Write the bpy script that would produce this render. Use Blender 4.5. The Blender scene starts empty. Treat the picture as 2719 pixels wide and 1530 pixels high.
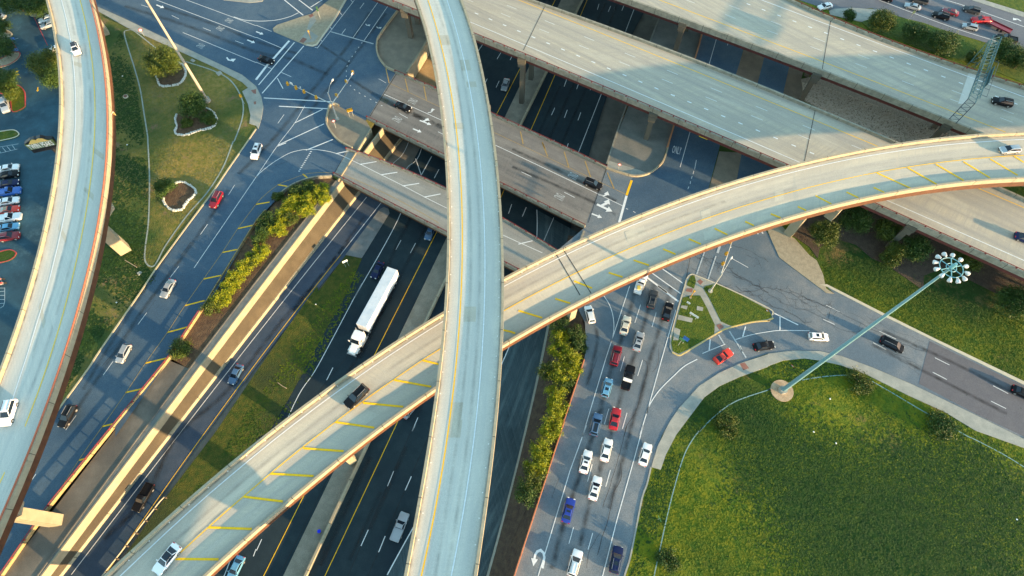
import bpy, bmesh, math, re, random
import numpy as np
from mathutils import Vector, Matrix
from mathutils.geometry import tessellate_polygon
random.seed(7); RNG=np.random.default_rng(7)
SC=bpy.context.scene; COL=SC.collection
# ------------------------------------------------------------------ camera
F=1571.; NX,NY=1344.7,1569.8; CX,CY=1359.5,765.; H=122.
dn=np.array([NX-CX,-(NY-CY),-F]); dn/=np.linalg.norm(dn); up=-dn
yy=np.array([0,1,0.])-up*up[1]; yy/=np.linalg.norm(yy); xx=np.cross(yy,up)
R=np.array([xx,yy,up])
cam=bpy.data.cameras.new('camera'); cam.sensor_width=36; cam.lens=F/2719*36; cam.clip_start=1; cam.clip_end=5000
co=bpy.data.objects.new('camera',cam); COL.objects.link(co); SC.camera=co
co.matrix_world=Matrix.Translation((0,0,H))@Matrix([list(r) for r in R]).to_4x4()
# ------------------------------------------------------------------ light
AZ,EL=-31.0,8.4
w=bpy.data.worlds.new("World"); SC.world=w; w.use_nodes=True; nt=w.node_tree
sky=nt.nodes.new('ShaderNodeTexSky'); sky.sky_type='NISHITA'; sky.sun_disc=False
sky.sun_elevation=math.radians(EL); sky.sun_rotation=math.radians(90-AZ); sky.ozone_density=2.2; sky.air_density=1.0; sky.dust_density=0.4
hs=nt.nodes.new('ShaderNodeHueSaturation'); hs.inputs['Saturation'].default_value=.78; hs.inputs['Hue'].default_value=.462
nt.links.new(sky.outputs[0],hs.inputs['Color']); nt.links.new(hs.outputs[0],nt.nodes['Background'].inputs[0])
nt.nodes['Background'].inputs[1].default_value=0.15
sv=Vector((math.cos(math.radians(AZ))*math.cos(math.radians(EL)),math.sin(math.radians(AZ))*math.cos(math.radians(EL)),math.sin(math.radians(EL))))
sl=bpy.data.lights.new('sun','SUN'); sl.energy=3.4; sl.angle=math.radians(0.5); sl.color=(1,0.66,0.32)
so=bpy.data.objects.new('sun',sl); COL.objects.link(so); so.location=sv*300; so.rotation_euler=sv.to_track_quat('Z','Y').to_euler()
SC.view_settings.view_transform='Standard'; SC.view_settings.look='None'; SC.view_settings.gamma=1; SC.view_settings.use_curve_mapping=False
SC.view_settings.exposure=2.22
# ------------------------------------------------------------------ survey points -> ground coordinates
LOW,GR,EF,RF,LF,CF=-6.5,0.0,11.2,19.5,17.0,29.0
OX=[0,680,1360,2039];OY=[0,380,760,1130]
def P(u,v,z=0.):
    d=R@np.array([u-CX,-(v-CY),-F]); t=(z-H)/d[2]; return np.array([d[0]*t,d[1]*t,z])
def PV(u,v,a,n):   # ray meets the vertical plane through a with normal n
    d=R@np.array([u-CX,-(v-CY),-F]); o=np.array([0,0,H]); t=((a-o)@n)/(d@n); return o+d*t
def proj(p):
    c=R.T@(np.array(p)-np.array([0,0,H])); return np.array([CX+c[0]/-c[2]*F,CY-c[1]/-c[2]*F])
def C(s):
    out=[];k=-1
    for m in re.finditer(r'([a-pz]?)(-?[\d.]+),(-?[\d.]+)',s):
        if m[1]: k=-1 if m[1]=='z' else ord(m[1])-97
        x,y=float(m[2]),float(m[3])
        out.append((x,y) if k<0 else (OX[k%4]+x/3.625,OY[k//4]+y/3.625))
    return out
def W(s,z=0.): return [P(u,v,z) for u,v in C(s)]
def zfrom(b,t,zb=0):
    q=P(*b,zb); return min(np.arange(zb,100,.1),key=lambda z:np.hypot(*(proj((q[0],q[1],z))-np.array(t))))
def resample(p,n=None,step=None):
    p=np.array(p,float); d=np.r_[0,np.cumsum(np.linalg.norm(np.diff(p,axis=0),axis=1))]
    if n is None: n=max(2,int(d[-1]/step)+1)
    s=np.linspace(0,d[-1],n); return np.stack([np.interp(s,d,p[:,i]) for i in range(p.shape[1])],1)
def fit(p,deg=3,n=60,e0=0,e1=0):
    p=np.array(p,float); z=p[0,2]; d=np.r_[0,np.cumsum(np.linalg.norm(np.diff(p,axis=0),axis=1))]; L=d[-1]; t=d/L
    deg=min(deg,len(p)-1); fx=np.polyfit(t,p[:,0],deg); fy=np.polyfit(t,p[:,1],deg)
    s=np.linspace(0,1,n); q=np.stack([np.polyval(fx,s),np.polyval(fy,s),np.full(n,z)],1)
    if e0: q=np.vstack([q[0]+(q[0]-q[1])/np.linalg.norm(q[0]-q[1])*e0,q])
    if e1: q=np.vstack([q,q[-1]+(q[-1]-q[-2])/np.linalg.norm(q[-1]-q[-2])*e1])
    return q
def cat(p,n=8):
    p=[np.array(a) for a in p]
    if len(p)<3: return np.array(p)
    p=[2*p[0]-p[1]]+p+[2*p[-1]-p[-2]]; out=[]
    for i in range(1,len(p)-2):
        for k in range(n):
            t=k/n; out.append(.5*((2*p[i])+(p[i+1]-p[i-1])*t+(2*p[i-1]-5*p[i]+4*p[i+1]-p[i+2])*t*t+(3*p[i]-p[i-1]-3*p[i+1]+p[i+2])*t**3))
    out.append(p[-2]); return np.array(out)
def offs(p,d):     # offset polyline to the left by d
    p=np.array(p,float); t=np.gradient(p[:,:2],axis=0); t/=np.linalg.norm(t,axis=1)[:,None]+1e-9
    q=p.copy(); q[:,0]-=t[:,1]*d; q[:,1]+=t[:,0]*d; return q
# ------------------------------------------------------------------ materials
MT={}
def mat(name,c,rough=.85,c2=None,scale=1.,bump=0.,metal=0.,c3=None,grain=0.,spec=.4,streak=None,det=6,big=.06,bd=.1,alpha_edge=False,coat=0,joints=0,c4=None,b4=.1):
    if name in MT: return MT[name]
    m=bpy.data.materials.new(name); m.use_nodes=True; nt=m.node_tree; N=nt.nodes; L=nt.links
    b=N['Principled BSDF']; b.inputs['Roughness'].default_value=rough; b.inputs['Metallic'].default_value=metal
    b.inputs['Specular IOR Level'].default_value=spec; b.inputs['Coat Weight'].default_value=coat
    geo=N.new('ShaderNodeNewGeometry'); out=None
    def noise(sc,d=6,vec=None,rg=.55):
        n=N.new('ShaderNodeTexNoise'); n.inputs['Scale'].default_value=sc; n.inputs['Detail'].default_value=d; n.inputs['Roughness'].default_value=rg
        L.new(vec or geo.outputs['Position'],n.inputs['Vector']); return n.outputs['Fac']
    def ramp(f,a,z):
        r=N.new('ShaderNodeMapRange'); r.inputs['From Min'].default_value=a; r.inputs['From Max'].default_value=z; L.new(f,r.inputs['Value']); return r.outputs[0]
    def mix(f,a,bb,mode='MIX'):
        x=N.new('ShaderNodeMix'); x.data_type='RGBA'; x.blend_type=mode
        if hasattr(f,'name'): L.new(f,x.inputs[0])
        else: x.inputs[0].default_value=f
        for i,v in ((6,a),(7,bb)):
            if isinstance(v,tuple): x.inputs[i].default_value=v+(1,)
            else: L.new(v,x.inputs[i])
        return x.outputs[2]
    cc=c
    if c2: cc=mix(ramp(noise(scale,det),.35,.65),c,c2)
    if c3: cc=mix(ramp(noise(big,4),.42,.62),cc,c3)
    if c4: cc=mix(ramp(noise(b4,8,None,.7),.56,.66),cc,c4)
    if streak:   # (uv) lengthwise tyre wear and crosswise tined texture
        uv=N.new('ShaderNodeUVMap'); mp=N.new('ShaderNodeMapping'); L.new(uv.outputs[0],mp.inputs[0]); mp.inputs['Scale'].default_value=(.012,.55,1)
        a=ramp(noise(1,3,mp.outputs[0]),.35,.7); cc=mix(a,cc,streak[0])
        mp=N.new('ShaderNodeMapping'); L.new(uv.outputs[0],mp.inputs[0]); mp.inputs['Scale'].default_value=(2.2,.03,1)
        a=ramp(noise(1,3,mp.outputs[0]),.3,.75); cc=mix(a,cc,streak[1])
        mp=N.new('ShaderNodeMapping'); L.new(uv.outputs[0],mp.inputs[0]); mp.inputs['Scale'].default_value=(.05,.25,1)
        a=ramp(noise(1,5,mp.outputs[0],.7),.5,.8); cc=mix(a,cc,streak[2])
    if joints:   # segment joints and rain stains along the run
        uv=N.new('ShaderNodeUVMap'); mp=N.new('ShaderNodeMapping'); L.new(uv.outputs[0],mp.inputs[0]); mp.inputs['Scale'].default_value=(.7,.02,1)
        cc=mix(ramp(noise(1,6,mp.outputs[0],.75),.52,.78),cc,tuple(v*.55 for v in c))
        sp=N.new('ShaderNodeSeparateXYZ'); L.new(uv.outputs[0],sp.inputs[0]); md=N.new('ShaderNodeMath'); md.operation='MODULO'; L.new(sp.outputs[0],md.inputs[0]); md.inputs[1].default_value=joints
        lt=N.new('ShaderNodeMath'); lt.operation='LESS_THAN'; L.new(md.outputs[0],lt.inputs[0]); lt.inputs[1].default_value=.14; cc=mix(lt.outputs[0],cc,tuple(v*.3 for v in c))
    if grain:
        g=ramp(noise(9,2,rg=.8),.25,.75); cc=mix(grain,cc,mix(g,(.0,.0,.0),(1,1,1)),'OVERLAY')
    if isinstance(cc,tuple): b.inputs['Base Color'].default_value=cc+(1,)
    else: L.new(cc,b.inputs['Base Color'])
    if bump:
        bp=N.new('ShaderNodeBump'); bp.inputs['Strength'].default_value=bump; bp.inputs['Distance'].default_value=bd
        L.new(noise(scale*4 if scale<4 else scale,5),bp.inputs['Height']); L.new(bp.outputs[0],b.inputs['Normal'])
    if alpha_edge:
        uv=N.new('ShaderNodeUVMap'); sp=N.new('ShaderNodeSeparateXYZ'); L.new(uv.outputs[0],sp.inputs[0])
        a=N.new('ShaderNodeMath'); a.operation='MULTIPLY_ADD'; L.new(sp.outputs[1],a.inputs[0]); a.inputs[1].default_value=2; a.inputs[2].default_value=-1
        q=N.new('ShaderNodeMath'); q.operation='ABSOLUTE'; L.new(a.outputs[0],q.inputs[0])
        r=N.new('ShaderNodeMapRange'); r.inputs['From Min'].default_value=1; r.inputs['From Max'].default_value=.1; r.inputs['To Max'].default_value=alpha_edge; L.new(q.outputs[0],r.inputs['Value'])
        mu=N.new('ShaderNodeMath'); mu.operation='MULTIPLY'; L.new(r.outputs[0],mu.inputs[0]); L.new(ramp(noise(.5,5),.25,.7),mu.inputs[1])
        L.new(mu.outputs[0],b.inputs['Alpha'])
    MT[name]=m; return m
ASPH=mat('asphalt_dark',(.03,.04,.055),.9,(.045,.055,.07),.8,.3,grain=.35,c3=(.026,.036,.05),bd=.02)
ASPF=mat('asphalt_frontage',(.055,.10,.15),.9,(.075,.12,.165),.5,.35,grain=.45,c3=(.038,.08,.13),bd=.02)
ASPI=mat('asphalt_worn',(.13,.16,.185),.9,(.19,.205,.215),.35,.3,grain=.45,c3=(.095,.135,.17),bd=.02)
ASPP=mat('asphalt_parking',(.017,.062,.092),.9,(.03,.095,.135),.25,.3,grain=.4,c3=(.011,.04,.062),c4=(.05,.11,.14),bd=.02)
ASPR=mat('asphalt_overlay',(.105,.105,.12),.9,(.12,.118,.13),.5,.3,grain=.3,bd=.02)
CONC=mat('concrete_plain',(.36,.35,.31),.9,(.44,.42,.37),.6,.2,grain=.2,c3=(.30,.30,.27))
CONS=mat('concrete_stained',(.13,.12,.10),.95,(.20,.18,.15),.35,.3,grain=.3,c3=(.10,.095,.085))
CONW=mat('concrete_wall',(.25,.22,.15),.85,(.31,.27,.19),.5,.1,grain=.1)
CONP=mat('concrete_parapet',(.36,.31,.215),.8,(.31,.26,.18),.8,.1,grain=.15,joints=9.)
GRAYP=mat('concrete_bridge_rail',(.30,.28,.22),.85,(.20,.19,.15),.9,.1,grain=.25,joints=7.)
DECK=mat('deck_concrete',(.54,.52,.455),.8,(.59,.565,.49),.3,.1,grain=.2,streak=((.40,.41,.385),(.47,.465,.42),(.61,.585,.50)))
DECKE=mat('deck_concrete_old',(.44,.385,.29),.85,(.49,.43,.32),.3,.1,grain=.25,streak=((.25,.24,.22),(.33,.305,.26),(.47,.43,.35)))
DECKB=mat('deck_overpass',(.17,.165,.155),.85,(.23,.22,.20),.4,.1,grain=.3,streak=((.10,.10,.10),(.17,.16,.15),(.28,.265,.24)))
STEEL=mat('weathering_steel',(.075,.03,.014),.7,(.11,.045,.02),1.,.1)
REDR=mat('red_painted_rail',(.20,.028,.028),.6,(.15,.022,.022),2.)
ORNG=mat('orange_painted_rail',(.36,.12,.07),.6,(.30,.10,.06),2.)
WHT=mat('white_road_paint',(.72,.74,.74),.7,(.58,.61,.62),3.)
YEL=mat('yellow_road_paint',(.92,.52,.0),.7,(.75,.42,.01),3.)
YELF=mat('faded_yellow_paint',(.42,.27,.08),.8,(.30,.22,.10),2.)
BLK=mat('black_joint',(.012,.012,.014),.8)
CRK=mat('crack_sealant',(.025,.025,.03),.8)
OIL=mat('oil_stain',(.018,.02,.024),.7,alpha_edge=.62)
GRD=mat('dry_grass',(.13,.13,.015),.95,(.27,.19,.05),.9,.9,c3=(.035,.075,.01),grain=.6,det=9,bd=.3,big=.045,c4=(.20,.13,.07),b4=.13)
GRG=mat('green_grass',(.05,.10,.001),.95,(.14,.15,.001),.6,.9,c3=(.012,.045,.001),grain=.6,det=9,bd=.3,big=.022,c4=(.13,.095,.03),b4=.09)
DIRT=mat('bare_soil',(.085,.05,.03),.95,(.14,.085,.045),.9,.8,grain=.5,det=9,bd=.2)
DIRTD=mat('mulch_soil',(.05,.035,.028),.95,(.08,.06,.04),.9,.8,grain=.5,det=9,bd=.2)
BRICK=mat('paver_pattern',(.28,.24,.17),.9,(.36,.31,.22),1.2,.2,grain=.4)
WALK=mat('sidewalk_concrete',(.25,.26,.235),.9,(.33,.33,.29),.5,.1,grain=.2)
RAMP=mat('red_curb_ramp',(.22,.10,.08),.9,(.26,.13,.10),2.)
KERB=mat('kerb_concrete',(.46,.42,.33),.85,(.54,.48,.36),1.)
STONE=mat('white_limestone',(.62,.62,.58),.8,(.45,.45,.42),3.,.3)
ROCK=mat('riprap_rock',(.48,.38,.29),.9,(.62,.52,.42),1.5,.3)
LEAF=mat('leaf_yellow_green',(.30,.31,.002),.6,(.09,.14,.004),1.1,grain=.3,det=2)
LEAFD=mat('leaf_dark_green',(.02,.055,.008),.6,(.05,.095,.01),1.1,grain=.3,det=2)
LEAFO=mat('leaf_olive',(.028,.06,.006),.6,(.085,.11,.008),1.1,grain=.3,det=2)
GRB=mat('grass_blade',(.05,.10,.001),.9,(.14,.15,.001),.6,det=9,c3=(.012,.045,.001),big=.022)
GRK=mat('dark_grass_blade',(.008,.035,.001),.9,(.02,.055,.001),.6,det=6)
GRBD=mat('dry_grass_blade',(.22,.17,.06),.8,(.13,.14,.03),.5,det=4,c3=(.04,.08,.01),big=.045)
BARK=mat('bark',(.08,.06,.045),.9,(.12,.09,.06),4.)
GALV=mat('galvanised_steel',(.42,.44,.42),.45,(.50,.52,.50),1.,metal=.3)
TEAL=mat('teal_truss_paint',(.02,.085,.11),.5,(.03,.11,.14),1.,metal=.2)
DKST=mat('dark_truss_paint',(.05,.07,.09),.5)
LAMPW=mat('lamp_housing_white',(.50,.53,.54),.4)
SIGY=mat('signal_yellow',(.48,.26,.02),.5)
SIGW=mat('sign_white',(.80,.80,.78),.5)
SIGR=mat('sign_red',(.55,.03,.03),.5)
SIGB=mat('sign_blue',(.04,.16,.55),.5)
SIGG=mat('sign_green',(.10,.28,.10),.5)
CREAM=mat('sign_cream',(.75,.62,.30),.5,(.70,.55,.22),1.5)
SIGD=mat('sign_dark_cabinet',(.012,.014,.018),.5)
TYRE=mat('tyre_rubber',(.02,.02,.02),.8)
RIM=mat('wheel_rim',(.45,.45,.45),.35,metal=.6)
GLASS=mat('car_glass',(.01,.018,.03),.08,spec=.6)
HLIGHT=mat('headlight_lens',(.75,.75,.72),.15)
TLIGHT=mat('taillight_lens',(.50,.02,.02),.25)
PLAST=mat('black_plastic',(.02,.02,.022),.6)
def paint(name,c,metal=.15): d=max(c)<.08; return mat('car_paint_'+name,c,.45 if d else .3,metal=0 if d else metal,coat=.04 if d else .35,spec=.15 if d else .4)
# ------------------------------------------------------------------ mesh building
class MB:
    def __init__(s): s.v=[];s.f=[];s.uv=[];s.m=[]
    def add(s,vs,fs,uv=None,mi=0):
        o=len(s.v); s.v+= [tuple(map(float,a)) for a in vs]; s.f+=[tuple(i+o for i in f) for f in fs]; s.m+=[mi]*len(fs)
        s.uv+=list(uv) if uv is not None else [(0,0)]*len(vs); return s
    def poly(s,pts,z=None,dz=0):
        p=[(a[0],a[1],(a[2] if z is None else z)+dz) for a in pts]
        tri=tessellate_polygon([[Vector(q) for q in p]]); fs=[]
        for t in tri:
            a,b,c=[Vector(p[i]) for i in t]; fs.append(t if (b-a).cross(c-a).z>0 else t[::-1])
        return s.add(p,fs)
    def prism(s,pts,z0,z1):
        p=[np.array(a) for a in pts]; A=sum(p[i][0]*p[(i+1)%len(p)][1]-p[(i+1)%len(p)][0]*p[i][1] for i in range(len(p)))
        if A<0: p=p[::-1]
        s.poly(p,z1); n=len(p); s.add([(a[0],a[1],z0) for a in p]+[(a[0],a[1],z1) for a in p],[(i,(i+1)%n,(i+1)%n+n,i+n) for i in range(n)]); return s
    def strip(s,A,B,flip=False):   # A left side, B right side (seen along travel) same length
        n=len(A); d=np.r_[0,np.cumsum(np.linalg.norm(np.diff(np.array(A),axis=0),axis=1))]; wd=[np.linalg.norm(np.array(a)-np.array(b)) for a,b in zip(A,B)]
        fs=[(i,i+n,i+n+1,i+1) for i in range(n-1)]
        if flip: fs=[f[::-1] for f in fs]
        return s.add(list(A)+list(B),fs,[(x,0) for x in d]+[(x,y) for x,y in zip(d,wd)])
    def ribbon(s,p,wd,dz=0,norm=False):
        p=np.array(p,float); p[:,2]+=dz; A=offs(p,wd/2); B=offs(p,-wd/2); n=len(p); d=np.r_[0,np.cumsum(np.linalg.norm(np.diff(p,axis=0),axis=1))]
        return s.add(list(A)+list(B),[(i,i+n,i+n+1,i+1) for i in range(n-1)],[(x,0) for x in d]+[(x,1) for x in d])
    def wallr(s,p,wd,z0,z1,close=False):   # wall along polyline p, width wd, between z0 and z1 (relative to p.z)
        p=np.array(p,float); A=offs(p,wd/2); B=offs(p,-wd/2); n=len(p); V=[]
        for q,zz in ((A,z0),(A,z1),(B,z1),(B,z0)): V+=[(a[0],a[1],a[2]+zz) for a in q]
        f=[]
        for k in range(4):
            o,o2=k*n,((k+1)%4)*n
            f+=[(o+i,o+i+1,o2+i+1,o2+i) for i in range(n-1)]
        f+=[(0,n,2*n,3*n),(4*n-1,3*n-1,2*n-1,n-1)]; d=np.r_[0,np.cumsum(np.linalg.norm(np.diff(p,axis=0),axis=1))]+.01
        return s.add(V,f,[(x,k) for k in range(4) for x in d])
    def box(s,c,sx,sy,sz,rz=0,top=1.,tx=None):
        cs,sn=math.cos(rz),math.sin(rz); V=[]
        for zz,k in ((-.5,1),(.5,top)):
            for a,b in ((-.5,-.5),(.5,-.5),(.5,.5),(-.5,.5)):
                x,y=a*sx*k,b*sy*k; V.append((c[0]+x*cs-y*sn,c[1]+x*sn+y*cs,c[2]+zz*sz))
        return s.add(V,[(3,2,1,0),(4,5,6,7),(0,1,5,4),(1,2,6,5),(2,3,7,6),(3,0,4,7)])
    def tube(s,a,b,r0,r1=None,n=8,cap=True):
        a,b=Vector(a),Vector(b); r1=r0 if r1 is None else r1; d=(b-a).normalized(); u=d.orthogonal().normalized(); v=d.cross(u)
        V=[a+(u*math.cos(t)+v*math.sin(t))*r0 for t in np.linspace(0,2*math.pi,n,endpoint=False)]+[b+(u*math.cos(t)+v*math.sin(t))*r1 for t in np.linspace(0,2*math.pi,n,endpoint=False)]
        f=[(i,(i+1)%n,(i+1)%n+n,i+n) for i in range(n)]
        if cap: f+=[tuple(range(n))[::-1],tuple(range(n,2*n))]
        return s.add(V,f)
    def path(s,pts,r,n=6):
        for a,b in zip(pts[:-1],pts[1:]): s.tube(a,b,r,n=n)
        return s
def finish(o,label=None,cat=None,group=None,kind=None):
    if label: o['label']=label
    if cat: o['category']=cat
    if group: o['group']=group
    if kind: o['kind']=kind
    return o
def obj(name,mb,m,parent=None,local=False,smooth=False):
    me=bpy.data.meshes.new(name); me.from_pydata(mb.v,[],mb.f)
    if mb.uv and any(u!=(0,0) for u in mb.uv):
        ul=me.uv_layers.new(name='UVMap'); li=np.empty(len(me.loops),int); me.loops.foreach_get('vertex_index',li)
        ul.data.foreach_set('uv',np.array(mb.uv,float)[li].ravel())
    me.update()
    for q in (m if isinstance(m,list) else [m]): me.materials.append(q)
    if isinstance(m,list): me.polygons.foreach_set('material_index',mb.m)
    if smooth:
        me.polygons.foreach_set('use_smooth',[True]*len(me.polygons))
        me.set_sharp_from_angle(angle=math.radians(35))
    o=bpy.data.objects.new(name,me); COL.objects.link(o)
    if parent:
        o.parent=parent
        if not local: o.matrix_parent_inverse=Matrix.Translation(-absloc(parent))
    return o
def absloc(o):
    v=Vector(o.location)
    if o.parent: v=v+absloc(o.parent)+o.matrix_parent_inverse.translation
    return v
def empty(name,loc=(0,0,0),label=None,cat=None,group=None,kind=None,rz=0):
    o=bpy.data.objects.new(name,None); COL.objects.link(o); o.location=Vector(tuple(map(float,loc))); o.rotation_euler=(0,0,rz); o.empty_display_size=.5
    return finish(o,label,cat,group,kind)
def struct(name,mb,m,label=None,parent=None):
    o=obj(name,mb,m,parent); 
    if not parent: o['kind']='structure'
    if label: o['label']=label
    return o
def seg(s,z=0,dz=0): 
    q=W(s,z); return [(q[2*i],q[2*i+1]) for i in range(len(q)//2)]
def strokes(name,s,z,wd,m,parent,dz=.02):
    if z>15: dz=.055
    for a,b in seg(s,z): o=obj(name,MB().ribbon([a,b],wd,dz),m,parent)
    return o
def line(name,s,z,wd,m,parent,deg=0,dz=.02,dash=None,e0=0,e1=0):
    if z>15: dz=.05
    p=W(s,z); p=fit(p,deg,50,e0,e1) if deg else cat(p); mb=MB()
    if dash:
        on,per=dash; q=resample(p,step=.5); L=len(q)*.5; k=0
        while k<L-on: 
            i=int(k/.5); j=int((k+on)/.5); mb.ribbon(q[i:j+1],wd,dz); k+=per
    else: mb.ribbon(p,wd,dz)
    return obj(name,mb,m,parent)
def textmesh(txt):
    cu=bpy.data.curves.new('t','FONT'); cu.body=txt; cu.resolution_u=2; cu.offset=.02 if len(txt)>4 else 0; o=bpy.data.objects.new('t',cu); COL.objects.link(o)
    dg=bpy.context.evaluated_depsgraph_get(); me=bpy.data.meshes.new_from_object(o.evaluated_get(dg)); bpy.data.objects.remove(o)
    v=np.array([q.co[:] for q in me.vertices]); f=[tuple(p.vertices) for p in me.polygons]; mn,mx=v.min(0),v.max(0); v=(v-mn)[:,:2]/(mx-mn)[:2]; return v,f
def textto(txt,O,ex,ey,off=(0,0,0)):
    v,f=textmesh(txt); O,ex,ey=map(np.array,(O,ex,ey)); return MB().add([O+ex*a+ey*b+np.array(off) for a,b in v],f)
def roadtext(txt,ctr,ahead,z,wd,ht,parent,m=None):
    c,a=W(ctr+' '+ahead,z); f=(a-c); f/=np.linalg.norm(f); r=np.array([f[1],-f[0],0]); 
    return obj('lettering',textto(txt,c-f*ht/2-r*wd/2+np.array([0,0,.02]),r*wd,f*ht),m or WHT,parent)
ARR={'s':[[(-.08,0),(.08,0),(.08,.62),(.24,.62),(0,1),(-.24,.62),(-.08,.62)]],
 'l':[[(.3,0),(.45,0),(.45,.45),(.1,.78),(.1,.92),(-.35,.66),(.1,.4),(.1,.56),(.3,.38)]],
 'sl':[[(-.08,0),(.08,0),(.08,.66),(.24,.66),(0,1),(-.24,.66),(-.08,.66)],[(-.08,.2),(-.08,.38),(-.4,.55),(-.4,.68),(-.75,.45),(-.4,.25),(-.4,.36)]],
 'u':[[(.5,0),(.7,0),(.7,.6),(.55,.85),(.2,1),(-.15,.85),(-.3,.6),(-.3,.4),(-.5,.4),(-.2,0),(.1,.4),(-.1,.4),(-.1,.58),(0,.75),(.2,.82),(.4,.75),(.5,.58)]]}
def arrow(kind,tail,head,z,parent,m=None,sx=1.):
    a,b=W(tail+' '+head,z); f=b-a; L=np.linalg.norm(f); r=np.array([f[1],-f[0],0])*.9*sx; mb=MB()
    for k,p in enumerate(ARR[kind]): mb.poly([a+r*x+f*y for x,y in p],dz=.02+.004*k)
    return obj('arrow_marking',mb,m or WHT,parent)

# ================================================================== SETTING
BIG=700
def far(v,dx,dy): v=np.array(v); return np.array([v[0]+dx,v[1]+dy,v[2]])
# corridor floor of the sunken freeway
mb=MB(); mb.poly([(-BIG,-BIG,LOW-.3),(BIG,-BIG,LOW-.3),(BIG,BIG,LOW-.3),(-BIG,BIG,LOW-.3)]); struct('lower_ground',mb,CONS)
LB='m-300,1950 m20,1450 m480,780 m1110,0 i1640,690 i1930,250 f0,770 f95,650 f180,560 f280,460 f400,390 f560,340 f730,325 f800,368 b990,1438 b1110,1240 b1455,690 b1620,400 b1850,0 b2100,-500'
RB='o-190,2000 o20,1450 o490,0 k450,1450 k690,720 k712,600 k700,350 k620,190 k520,60 g690,915 g690,850 g910,245 g925,200 c950,1450 c1125,990 c1330,375 c1430,140 c1500,-30 c1720,-560'
lb=W(LB,0); rb=W(RB,0)
mb=MB(); mb.poly(lb+[far(lb[-1],0,BIG),far(lb[-1],-BIG-200,BIG),far(lb[0],-BIG,-BIG),far(lb[0],0,-BIG)]); gl=struct('ground',mb,GRD)
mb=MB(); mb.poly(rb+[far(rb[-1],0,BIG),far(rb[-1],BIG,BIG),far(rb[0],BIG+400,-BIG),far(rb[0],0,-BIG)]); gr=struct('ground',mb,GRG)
# retaining edges below ground level
def rwall(name,pts,z0,z1,m,label,thick=.35,deg=0):
    mb=MB(); mb.wallr(pts,thick,z0,z1); o=obj(name,mb,m); return finish(o,label,'wall')
# left frontage: slab strip, planting strip, gutter, wall, ramp shoulder, barrier
RAIL='m20,1450 m480,780 m1110,0 i1640,690 i1930,250'
SLABR='m350,1450 m660,1010 m1430,0 i1500,1230 i1830,800'
def strip2(name,sA,zA,sB,zB,m,deg=2,label=None,n=40,e0=60,e1=0,kind=True,flip=False):
    A=fit(W(sA,zA),deg,n,e0,e1) if deg else resample(W(sA,zA),n); B=fit(W(sB,zB),deg,n,e0,e1) if deg else resample(W(sB,zB),n)
    mb=MB(); mb.strip(A,B,flip)
    # keep normals up
    f=mb.f[0]; a,b,c=[Vector(mb.v[i]) for i in f[:3]]
    if (b-a).cross(c-a).z<0: mb.f=[q[::-1] for q in mb.f]
    o=obj(name,mb,m); o['kind']='structure'; return o
strip2('path_slab','m50,1450 m500,790 m1130,0 i1650,700',-.35,'m360,1450 m670,1010 m1440,0 i1830,800',-.35,CONS,1)
strip2('planting_strip','i1640,720 i1930,260 e2465,770 f100,660',-.35,'i1835,800 i2465,20 f130,1180 f560,600',-.35,DIRT,2,e0=0,e1=0)
mb=MB(); mb.poly(W('f560,610 f100,670 f180,570 f280,470 f400,400 f560,350 f730,335 f770,365 f700,440',-.33)); struct('planting_strip',mb,DIRT)
WT='m380,1450 m935,720 i1440,1450 i1965,725 f0,1395 f330,1000 f570,700 f830,365 '
GUT='m340,1450 m860,750 i1380,1450 i1900,725 f-90,1400 f250,990 f520,670 f790,365'
strip2('gutter',GUT,-.31,WT,-.31,mat('gutter_concrete',(.16,.17,.16),.9,(.12,.13,.13),.8,grain=.3),2,e0=60)
rw=fit(W(WT,-.31),2,40,60,30)
rwall('retaining_wall',rw,-2.4,.04,CONW,'long cream retaining wall beside the sunken exit ramp lane',.3)
mb=MB(); 
rwall('kerb_upstand',offs(fit(W('m340,1450 m860,750 i1380,1450 i1900,725 f-90,1400 f250,990 f520,670 f790,365',-.31),2,40,60,0),0),0,.12,CONS,'low pale upstand running along the gutter above the retaining wall',.25)
BAR='m580,1450 m1130,720 m1640,30 i1600,1450 i2215,690 i2465,370 f240,1420 f690,860 f960,490'
WTB=resample(offs(rw,-.1),42); WTB[:,2]=-2.4; BARW=resample(fit(W(BAR,-5.6),2,40,60,30),42)
mb=MB(); mb.strip(WTB,BARW); o=struct('shoulder_slope',mb,mat('tan_concrete',(.058,.047,.03),.95,(.08,.065,.042),.4,.2,grain=.4,c3=(.045,.037,.026)))
if Vector(o.data.polygons[0].normal).z<0: o.data.flip_normals()
rwall('traffic_barrier',BARW,-1.0,.15,CONP,'low concrete barrier between the ramp shoulder and the exit ramp',.35)
# ---- lower freeway surfaces
mb=MB(); 
L1=fit(W('m600,1450 m1140,740 i1620,1450 i2230,690 f250,1420 f700,860 f970,490',LOW),2,40,80,60)
L2=fit(W('m990,1450 m1600,640 i2010,1450 i2465,700 j330,350 j620,0 f580,1450 f860,1090',LOW),2,40,80,0)
rampm=mat('asphalt_ramp',(.035,.06,.10),.9,(.055,.078,.115),.4,.3,grain=.4,c3=(.022,.05,.09),bd=.02)
mb.poly(list(L1)+list(W('f1240,120 f1500,-60 b1500,1700',LOW))[:1]+W('f1290,640 f870,1080',LOW)[::-1][::-1]+list(L2[::-1]),dz=.02)
ramp=struct('exit_ramp_road',mb,rampm)
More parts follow.
